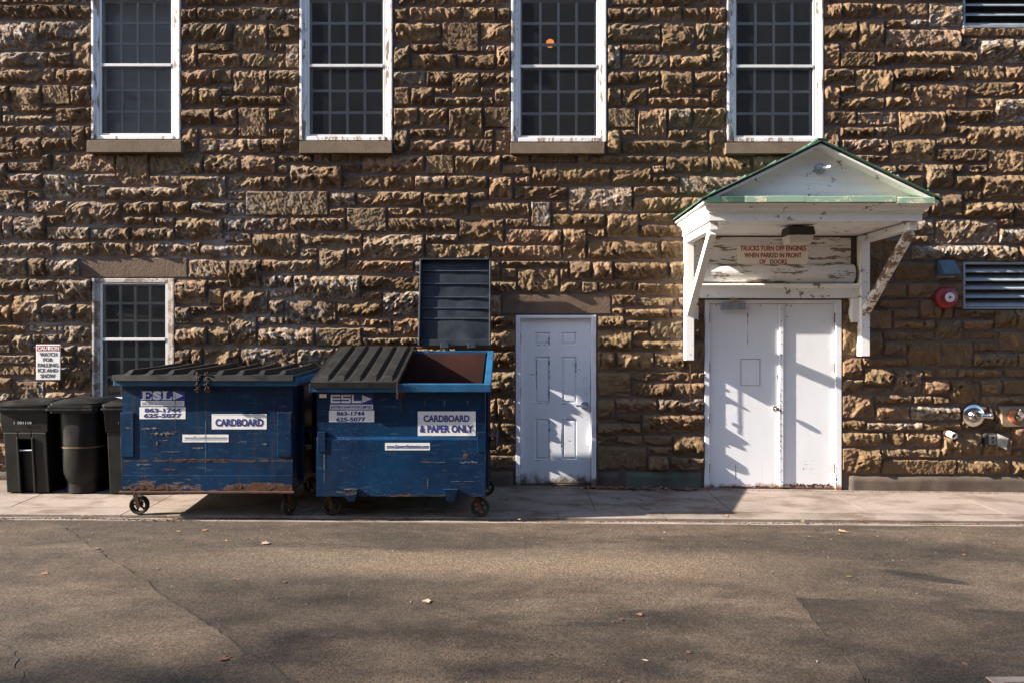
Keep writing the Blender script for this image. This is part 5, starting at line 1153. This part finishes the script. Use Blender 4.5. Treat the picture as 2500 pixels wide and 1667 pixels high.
# left dumpster
FD = 1.48
MB().box(-3.99, -2.215, -FD - 0.03, -FD + 0.03, 0.300, 0.3165).build('skid', M['rust'], d1)
for a, b, c, e in ((X(295.5, FD), X(327, FD), Z(1114, FD), Z(1006, FD)), (X(677, FD), X(712, FD), Z(1114, FD), Z(1006, FD))):
    MB().box(a, b, -FD - 0.009, -FD - 0.0005, c, e).build('corner_plate', M['blue_rusty'], d1, bevel=0.004)
ribbed_lid(d1, -4.03, -3.135, (0.34, 1.535), (1.535, 1.492), 4, 0.075, 0.05, sag=0.012); ribbed_lid(d1, -3.105, -2.205, (0.34, 1.535), (1.535, 1.490), 4, 0.075, 0.05, sag=0.018)
MB().tube((-4.02, -0.335, 1.525), (-2.2, -0.335, 1.525), 0.014, n=10).build('hinge_rod', M['rust'], d1)
for x in (-3.175, -3.16, -3.08, -3.065): chain(d1, x, 1.545, 1.515, 8, 0.016, 0.008)
for x, d, y in ((-3.90, 1.34, 0.05), (-2.34, 1.34, 1.1), (-3.86, 0.5, 0.3), (-2.36, 0.5, -0.4)): caster(d1, x, d, 0.316, y)
# right dumpster
ribbed_lid(d2, -2.03, -1.165, (0.33, 1.765), (1.54, 1.425), 5, 0.128, 0.026)
FD2 = 1.48
for a, b, c, e in ((X(775.5, FD2), X(795, FD2), Z(1102, FD2), Z(1054, FD2)), (X(1165, FD2), X(1186, FD2), Z(1103, FD2), Z(1054, FD2))):
    MB().box(a, b, -FD2 - 0.009, -FD2 + 0.03, c, e).build('corner_plate', M['blue_clean'], d2, bevel=0.004)
for px in (858, 1101):
    xc = X(px, FD2); z1_, z0_ = Z(1192, FD2), Z(1223, FD2); w1, w0 = 0.075, 0.033
    MB().hexa([(xc - w0, -FD2 - 0.012, z0_), (xc + w0, -FD2 - 0.012, z0_), (xc + w0, -FD2 + 0.05, z0_), (xc - w0, -FD2 + 0.05, z0_), (xc - w1, -FD2 - 0.03, z1_), (xc + w1, -FD2 - 0.03, z1_), (xc + w1, -FD2 + 0.02, z1_), (xc - w1, -FD2 + 0.02, z1_)]).build('foot_bracket', M['blue_clean'], d2, bevel=0.004)
MB().tube((-2.02, -0.33, 1.752), (-0.25, -0.33, 1.752), 0.014, n=10).build('hinge_rod', M['rust'], d2)
chain(d2, X(970, 1.55), 1.55, 1.45, 12, 0.011, 0.004)
MB().box(X(966, 1.5), X(990, 1.5), -1.452, -1.449, Z(968, 1.5), Z(950, 1.5)).build('rust_patch', M['rust'], d2)
MB().lathe([(0.028, 0), (0.022, 0.0015), (0, 0.002)], (X(1137, 1.48), -1.4795, Z(1112, 1.48)), (0, -1, 0), 9).build('rust_patch', M['rust'], d2)
for x, d, y in ((-1.90, 1.33, 0.12), (-0.36, 1.34, -0.1), (-1.86, 0.5, 0.5), (-0.33, 0.5, 0.2)): caster(d2, x, d, 0.26, y)
# open lid, underside to the viewer, leaning on the wall
lx0, lx1 = -1.095, -0.262
pb, pt = Vector((0, -0.33, 1.775)), Vector((0, -0.175, 2.815)); up = (pt - pb); LH = up.length; up.normalize(); fw = Vector((0, -up.z, up.y))
if fw.y > 0: fw = -fw
def LP(x, s, h): q = pb + up * s + fw * h; return (x, q.y, q.z)
def lbox(mb, a, b, s0, s1, h0, h1, h1t=None):
    ht = h1 if h1t is None else h1t
    mb.hexa([LP(a, s0, h0), LP(b, s0, h0), LP(b, s0, h1), LP(a, s0, h1), LP(a, s1, h0), LP(b, s1, h0), LP(b, s1, ht), LP(a, s1, ht)])
mb = MB(); U = np.linspace(lx0, lx1, 25); Vv = np.linspace(0.0, LH, 31); P = []
for s in Vv:
    for x in U: P.append(LP(x, s, 0.0 + 0.012 * float(fbm(np.array([x * 3.1]), np.array([s * 3.7]), 3, 2)[0]) + 0.012 * math.sin((x - lx0) / (lx1 - lx0) * math.pi)))
for s in (0, 1):
    pass
vs = P; fs = [(j * 25 + i, j * 25 + i + 1, (j + 1) * 25 + i + 1, (j + 1) * 25 + i) for j in range(30) for i in range(24)]
mb.add(vs, fs); lo = MB(); lid = mb.build('lid', M['lid_inside'], d2, smooth=True)
mb = MB(); lbox(mb, lx0, lx1, 0.0, LH, -0.03, -0.012); mb.build('lid_shell', M['lid_black'], d2)
for a, b, s0, s1 in ((lx0 - 0.014, lx0 + 0.010, 0, LH), (lx1 - 0.010, lx1 + 0.014, 0, LH), (lx0 + 0.010, lx1 - 0.010, LH - 0.022, LH), (lx0 + 0.010, lx1 - 0.010, 0.0, 0.075)):
    mb = MB(); lbox(mb, a, b, s0, s1, -0.03, 0.055 if s0 < 0.5 and s1 > 0.5 else (0.06 if s0 > 0.5 else 0.03)); mb.build('lip', M['lid_inside'], lid, bevel=0.006)
for py in (662, 694, 727, 754, 779):
    s = (Z(py, 0.24) - pb.z) / up.z
    mb = MB(); lbox(mb, lx0 + 0.02, lx1 - 0.02, s - 0.006, s + 0.012, 0.010, 0.021, 0.016); mb.build('rib', M['lid_inside'], lid, bevel=0.003)
for a in (0.30, 0.62):
    mb = MB(); lbox(mb, lx0 + a - 0.05, lx0 + a + 0.05, -0.03, 0.03, -0.02, 0.035); mb.build('hinge', M['lid_inside'], d2, bevel=0.004)
# printed panels
def decal(parent, p0, p1, q0, q1, d, mat, name, lift=0.0015):
    return MB().box(X(p0, d), X(p1, d), -d - lift, -d - 0.0003, Z(q1, d), Z(q0, d)).build(name, M[mat], parent)
def txt(parent, s, p0, p1, q0, q1, d, mat, bold=0.02, lift=0.0022, **k): return lettering(s, X(p0, d), X(p1, d), Z(q1, d), Z(q0, d), -d - lift, mat, parent, bold, **k)
d = FD
decal(d1, 343, 451.6, 953.5, 992, d, 'decal_blue', 'logo_panel'); decal(d1, 344, 450, 977.8, 990.5, d, 'white_sign', 'name_strip', 0.002); decal(d1, 340.7, 453, 993, 1022, d, 'white_sign', 'phone_panel')
def PX(pts, ox, oy, s, d): return [(X(ox + a / s, d), Z(oy + b / s, d)) for a, b in pts]
def serif_logo(par, ox, oy, s, d):
    E = [[(172, 160), (325, 160), (328, 198), (315, 198), (300, 172), (235, 172), (235, 218), (268, 218), (278, 203), (287, 203), (287, 246), (278, 246), (268, 232), (235, 232), (235, 283), (300, 283), (320, 250), (332, 250), (326, 295), (160, 295), (160, 285), (186, 282), (186, 172), (172, 170)]]
    Lp = [[(492, 160), (590, 160), (590, 170), (563, 174), (563, 281), (610, 281), (645, 245), (658, 245), (650, 295), (490, 295), (490, 285), (514, 281), (514, 174), (492, 170)]]
    for k in (E, Lp): polyflat([PX(p, ox, oy, s, d) for p in k], -d - 0.0026, 'ink_white', par, 'logo_letter')
    lettering('S', X(ox + 345 / s, d), X(ox + 485 / s, d), Z(oy + 298 / s, d), Z(oy + 157 / s, d), -d - 0.0026, 'ink_white', par, 0.06, 'logo_letter')
serif_logo(d1, 320, 930, 6.533, d)
polyflat([PX([(675, 158), (832, 228), (675, 300)], 320, 930, 6.533, d)], -d - 0.0026, 'ink_white', d1, 'logo_triangle')
def dots(par, pts, ox, oy, s, d, rad):
    mb = MB()
    for a, b in pts: mb.lathe([(rad, 0), (rad, 0.0004)], (X(ox + a / s, d), -d - 0.0028, Z(oy + b / s, d)), (0, -1, 0), 8)
    mb.build('logo_dots', M['decal_blue'], par)
dots(d1, [(705, 205), (705, 250), (738, 228)], 320, 930, 6.533, d, 0.004)
txt(d1, 'EASTERN SANITATION LIMITED', 347, 446.5, 980.5, 988.3, d, 'ink_grey', 0.02); txt(d1, '863-1744', 353, 441.5, 995.5, 1006, d, 'ink_navy', 0.035); txt(d1, '625-5077', 351, 443, 1008.5, 1019, d, 'ink_navy', 0.035)
decal(d1, 517, 651, 1010, 1047, d, 'white_sign', 'content_sign'); decal(d1, 519, 649, 1012, 1013, d, 'ink_grey', 'sign_border', 0.002)
txt(d1, 'CARDBOARD', 526, 643, 1021.5, 1040, d, 'ink_navy', 0.036)
decal(d1, 445.5, 558, 1060, 1078.5, d, 'white_sign', 'web_strip'); txt(d1, 'www.EasternSanitation.com', 450, 553.5, 1063.5, 1071, d, 'ink_grey', 0.012); decal(d1, 450, 553, 1073, 1074, d, 'ink_grey', 'underline', 0.0022)
d = FD2 - 0.03; ox, oy, s = 760, 930, 5.3455
decal(d2, 805, 911.5, 961, 999.3, d, 'decal_blue', 'logo_panel'); decal(d2, 805.8, 910.6, 986.7, 998.4, d, 'white_sign', 'name_strip', 0.002); decal(d2, 803.4, 913.7, 1001, 1029.2, d, 'white_sign', 'phone_panel')
for polys in ([[(255, 175), (380, 175), (380, 197), (277, 197), (277, 216), (380, 216), (380, 240), (277, 240), (277, 258), (380, 258), (380, 283), (255, 283)]], [[(392, 175), (515, 175), (515, 197), (414, 197), (414, 216), (515, 216), (515, 283), (392, 283), (392, 258), (492, 258), (492, 240), (392, 240)]], [[(530, 175), (553, 175), (553, 255), (655, 255), (655, 283), (530, 283)]]):
    polyflat([PX(p, ox, oy, s, d) for p in polys], -d - 0.0026, 'ink_white', d2, 'logo_letter')
polyflat([PX([(665, 178), (790, 229), (665, 282)], ox, oy, s, d)], -d - 0.0026, 'ink_white', d2, 'logo_triangle'); dots(d2, [(690, 210), (690, 243), (712, 227), (720, 250)], ox, oy, s, d, 0.0045)
txt(d2, 'EASTERN SANITATION LIMITED', 808, 908, 989, 996.5, d, 'ink_navy', 0.035); txt(d2, '863-1744', 821.8, 890, 1003.4, 1013.8, d, 'ink_navy', 0.035); txt(d2, '625-5077', 820.8, 892.3, 1017.5, 1028.2, d, 'ink_navy', 0.035)
decal(d2, 1020, 1161.3, 1003.5, 1063, d, 'white_sign', 'content_sign'); txt(d2, 'CARDBOARD', 1034, 1146.3, 1012.3, 1029.2, d, 'ink_navy', 0.036); txt(d2, '& PAPER ONLY', 1024.7, 1155.7, 1037, 1055, d, 'ink_navy', 0.036)
decal(d2, 779.6, 797, 961, 970.2, d, 'cream_sign', 'small_sticker'); 
d = FD2
decal(d2, 940, 1049.6, 1080.2, 1098, d, 'white_sign', 'web_strip'); txt(d2, 'www.EasternSanitation.com', 943.3, 1046.2, 1084.5, 1091.8, d, 'ink_navy', 0.008); decal(d2, 943.3, 1046.2, 1093.2, 1094.2, d, 'ink_navy', 'underline', 0.0022)

# scrapes, drips and rust runs
for k, (par, dd_, mt, p0, p1, q0, q1) in enumerate((
    (d2, 1.48, 'scrape', 1060, 1090, 1126, 1129), (d2, 1.48, 'scrape', 1120, 1168, 1124, 1131), (d2, 1.48, 'scrape', 1095, 1170, 1173, 1175), (d2, 1.48, 'tan_scrape', 1042, 1046, 1165, 1192), (d2, 1.45, 'rust', 975, 981, 960, 1010), (d2, 1.45, 'scrape', 930, 948, 972, 974), (d2, 1.45, 'scrape', 1035, 1040, 976, 990), (d2, 1.45, 'scrape', 1082, 1088, 972, 992), (d2, 1.45, 'scrape', 1138, 1145, 975, 987), (d2, 1.48, 'rust', 880, 1180, 1207, 1211), (d2, 1.48, 'tan_scrape', 790, 793, 1090, 1180),
    (d1, 1.48, 'tan_scrape', 345, 392, 1041, 1048), (d1, 1.48, 'tan_scrape', 362, 430, 1053, 1061), (d1, 1.48, 'rust', 418, 436, 1050, 1056), (d1, 1.48, 'tan_scrape', 470, 500, 1090, 1096), (d1, 1.48, 'rust', 426.5, 429, 940, 1052), (d1, 1.48, 'rust', 398, 432, 1142, 1148), (d1, 1.48, 'rust', 400, 575, 1118, 1124), (d1, 1.48, 'scrape', 501, 503, 950, 1158), (d1, 1.48, 'scrape', 640, 652, 1080, 1086), (d1, 1.48, 'tan_scrape', 380, 386, 1075, 1088), (d1, 1.48, 'scrape', 395, 440, 1100, 1103), (d1, 1.48, 'scrape', 330, 372, 1130, 1136), (d1, 1.492, 'rust', 297, 430, 1183, 1198), (d1, 1.492, 'rust', 566, 592, 1176, 1197), (d1, 1.492, 'rust', 650, 676, 1180, 1197), (d1, 1.492, 'rust', 340, 360, 1158, 1166))):
    ragged(par, 'scrape_mark', mt, X(p0, dd_), X(p1, dd_), Z(q1, dd_), Z(q0, dd_), -dd_ - 0.0030, 700 + k, 24)

# ------------------------------------------------------------------ wheelie bins
def rrect(x0, x1, d0, d1, z, rad, n=4, rf=None):
    """rounded rectangle ring; rf = corner radius of the front corners"""
    rf = rad if rf is None else rf; out = []
    for cx_, cd_, rr_, a0 in ((x1 - rf, d1 - rf, rf, 0), (x0 + rf, d1 - rf, rf, 90), (x0 + rad, d0 + rad, rad, 180), (x1 - rad, d0 + rad, rad, 270)):
        for k in range(n + 1):
            q = math.radians(a0 + 90 * k / n); out.append((cx_ + rr_ * math.cos(q), -(cd_ + rr_ * math.sin(q)), z))
    return out
def square_bin(x0, x1, label, no):
    w = x1 - x0; zg = gz((x0 + x1) / 2, 0.4); zt = 1.085; b = thing('wheelie_bin', label, 'trash bin', ((x0 + x1) / 2, -0.4, zg), 'black bins by the wall')
    xm = (x0 + x1) / 2; d1_, d0_ = 0.70, 0.12
    # hollowed front: body in three columns so the lift recess is real
    mb = MB()
    def col(a, b_, df0, df1, z0, z1): mb.hexa([(a, -df0, z0), (b_, -df0, z0), (b_, -d0_, z0), (a, -d0_, z0), (a, -df1, z1), (b_, -df1, z1), (b_, -d0_, z1), (a, -d0_, z1)])
    def fr(z): return 0.60 + 0.08 * (z - zg) / 1.0
    L_, R_ = xm - 0.075, xm + 0.075
    col(x0 + 0.05, L_, fr(zg), fr(0.80), zg + 0.004, 0.80); col(R_, x1 - 0.05, fr(zg), fr(0.80), zg + 0.004, 0.80)
    col(L_, R_, fr(zg) - 0.05, fr(0.58) - 0.03, zg + 0.004, 0.575); col(L_, R_, fr(0.575) - 0.16, fr(0.72) - 0.16, 0.575, 0.72); col(L_, R_, fr(0.72), fr(0.80), 0.72, 0.80)
    mb.hexa([(x0 + 0.03, -fr(0.8), 0.80), (x1 - 0.03, -fr(0.8), 0.80), (x1 - 0.03, -d0_, 0.80), (x0 + 0.03, -d0_, 0.80), (x0 + 0.02, -fr(1.06), 1.04), (x1 - 0.02, -fr(1.06), 1.04), (x1 - 0.02, -d0_, 1.04), (x0 + 0.02, -d0_, 1.04)])
    mb.build('body', M['cart'], b, bevel=0.010)
    for s in (-1, 1):
        mb = MB(); xa = xm + s * 0.085; mb.hexa([(xa - 0.014, -fr(zg) - 0.012, zg + 0.004), (xa + 0.014, -fr(zg) - 0.012, zg + 0.004), (xa + 0.014, -fr(zg) + 0.01, zg + 0.004), (xa - 0.014, -fr(zg) + 0.01, zg + 0.004), (xa - 0.012, -fr(0.72) - 0.012, 0.74), (xa + 0.012, -fr(0.72) - 0.012, 0.74), (xa + 0.012, -fr(0.72) + 0.01, 0.74), (xa - 0.012, -fr(0.72) + 0.01, 0.74)]); mb.build('front_rib', M['cart'], b, bevel=0.006)
    MB().tube((L_ - 0.012, -fr(0.59) + 0.004, 0.592), (R_ + 0.012, -fr(0.59) + 0.004, 0.592), 0.010, n=10).build('lift_bar', M['galv'], b, smooth=True)
    for k, (z0, ov) in enumerate(((1.035, 0.012), (1.058, 0.022), (1.080, 0.008))):
        MB().loft([rrect(x0 + 0.02 - ov, x1 - 0.02 + ov, d0_ - 0.02, 0.685 + ov, z, 0.03) for z in (z0, z0 + 0.019)]).build('rim', M['cart_grey'], b)
    lid = MB().loft([rrect(x0 + 0.002, x1 - 0.002, 0.08, 0.705, 1.10, 0.05), rrect(x0 + 0.002, x1 - 0.002, 0.08, 0.705, 1.118, 0.05), rrect(x0 + 0.05, x1 - 0.05, 0.12, 0.64, 1.150, 0.08), rrect(x0 + 0.12, x1 - 0.12, 0.2, 0.55, 1.16, 0.08)]).build('lid', M['cart_grey'], b, smooth=True)
    MB().tube((x0 + 0.06, -0.07, 1.13), (x1 - 0.06, -0.07, 1.13), 0.016, n=10).build('handle', M['cart'], b, smooth=True)
    for x in (x0 + 0.03, x1 - 0.03): MB().tube((x - 0.025, -0.14, zg + 0.105), (x + 0.025, -0.14, zg + 0.105), 0.10, n=22).build('wheel', M['rubber'], b, smooth=True)
    lettering(no, xm - 0.11, xm + 0.09, 0.895, 0.925, -fr(0.93) - 0.008, 'ink_grey', b, 0.01, 'serial_number')
    return b
square_bin(-5.84, -5.25, 'black square wheelie bin with a lift bar, leftmost of the three bins', 'I  001110')
square_bin(-4.66, -4.06, 'black square wheelie bin partly hidden behind the left dumpster', 'I  001103')
xm = -4.985; zg = gz(xm, 0.4)
b = thing('wheelie_bin', 'black round-fronted wheelie bin with a tan band, middle of the three bins', 'trash bin', (xm, -0.4, zg), 'black bins by the wall')
def ringB(hw, dfr, z, rf): return rrect(xm - hw, xm + hw, 0.14, dfr, z, 0.05, 7, rf)
MB().loft([ringB(0.20, 0.60, zg + 0.004, 0.17), ringB(0.20, 0.60, zg + 0.16, 0.17)]).build('base', M['cart_grey'], b, smooth=True)
MB().loft([ringB(0.185, 0.60, zg + 0.10, 0.17), ringB(0.205, 0.625, zg + 0.15, 0.19), ringB(0.225, 0.65, zg + 0.25, 0.20), ringB(0.232, 0.655, 0.60, 0.20), ringB(0.243, 0.665, 0.98, 0.18), ringB(0.245, 0.665, 1.03, 0.18)]).build('body', M['cart'], b, smooth=True)
MB().loft([ringB(0.236, 0.660, 0.612, 0.20), ringB(0.2365, 0.661, 0.630, 0.20)]).build('band', M['belt'], b, smooth=True)
for z0, ov in ((1.02, 0.02), (1.052, 0.05), (1.085, 0.035)): MB().loft([rrect(xm - 0.25 - ov, xm + 0.25 + ov, 0.10, 0.68 + ov, z, 0.05) for z in (z0, z0 + 0.026)]).build('rim', M['cart_grey'], b)
MB().loft([rrect(xm - 0.27, xm + 0.27, 0.10, 0.70, 1.112, 0.06), rrect(xm - 0.27, xm + 0.27, 0.10, 0.70, 1.13, 0.06), rrect(xm - 0.2, xm + 0.2, 0.14, 0.62, 1.165, 0.1), rrect(xm - 0.13, xm + 0.13, 0.2, 0.5, 1.17, 0.1)]).build('lid', M['cart_grey'], b, smooth=True)
for x in (xm - 0.23, xm + 0.23): MB().tube((x - 0.025, -0.17, zg + 0.105), (x + 0.025, -0.17, zg + 0.105), 0.10, n=22).build('wheel', M['rubber'], b, smooth=True)

# ------------------------------------------------------------------ surroundings outside the picture: shade tree towards the sun, building added to block sky light and darken window reflections
tr = thing('shade_tree', 'tall thin-leaved autumn tree down the road towards the sun', 'tree', (-28.0, -11.2, road_z(-12)))
mb = MB(); rg = random.Random(17); tips = []
def limb(p, v, r0, n):
    p = Vector(p); v = Vector(v)
    for k in range(n):
        q = p + v * (1.0 / n) + Vector((rg.uniform(-.12, .12), rg.uniform(-.12, .12), rg.uniform(-.05, .1))); mb.tube(p, q, r0 * (1 - k / n * 0.7), r0 * (1 - (k + 1) / n * 0.7), 7, False); p = q
    return p
tz = road_z(-12); top = limb((-28, -11.2, tz - 0.1), (0.3, 0.2, 9.0), 0.34, 6)
for k in range(13):
    a = k * 2.4; e = limb(top - Vector((0, 0, rg.uniform(0, 3.0))), (math.cos(a) * rg.uniform(2, 3.6), math.sin(a) * rg.uniform(2, 3.4), rg.uniform(3, 9.5)), 0.13, 5); tips.append(e)
    for j in range(3): tips.append(limb(e - Vector((0, 0, rg.uniform(0.3, 1.5))), (rg.uniform(-1.6, 1.6), rg.uniform(-1.6, 1.6), rg.uniform(0.3, 1.8)), 0.05, 3))
mb.build('trunk', M['bark'], tr)
V = []; Q = []
for tp in tips:
    for k in range(80):
        c = tp + Vector((rg.gauss(0, 0.62), rg.gauss(0, 0.62), rg.gauss(0, 0.5))); s = rg.uniform(0.06, 0.11); a = Vector((rg.gauss(0, 1), rg.gauss(0, 1), rg.gauss(0, 1))).normalized(); b2 = a.orthogonal().normalized(); n0 = len(V)
        for q in (a * s, b2 * s * 0.7, -a * s, -b2 * s * 0.7): V.append(c + q - tr.location)
        Q.append((n0, n0 + 1, n0 + 2, n0 + 3))
link('crown', raw_mesh('crown', np.array([tuple(v) for v in V]), np.array(Q), False), M['foliage'], tr)

ob = thing('sky_block_building', 'plain brown building across the road, behind the viewer', 'building', (7.0, -20.0, 0))
MB().box(-30, 44, -30, -20, -0.5, 16.0).build('wall', M['mortar'], ob)
MB().box(-30.3, 44.3, -30.3, -19.7, 16.0, 16.4).build('parapet', M['lintel'], ob)
for k in range(11):
    for z0 in (1.2, 5.2, 9.2, 12.8): MB().box(-27 + k * 6.4, -25.2 + k * 6.4, -19.99, -19.9, z0, z0 + 2.2).build('window', M['dark_box'], ob)
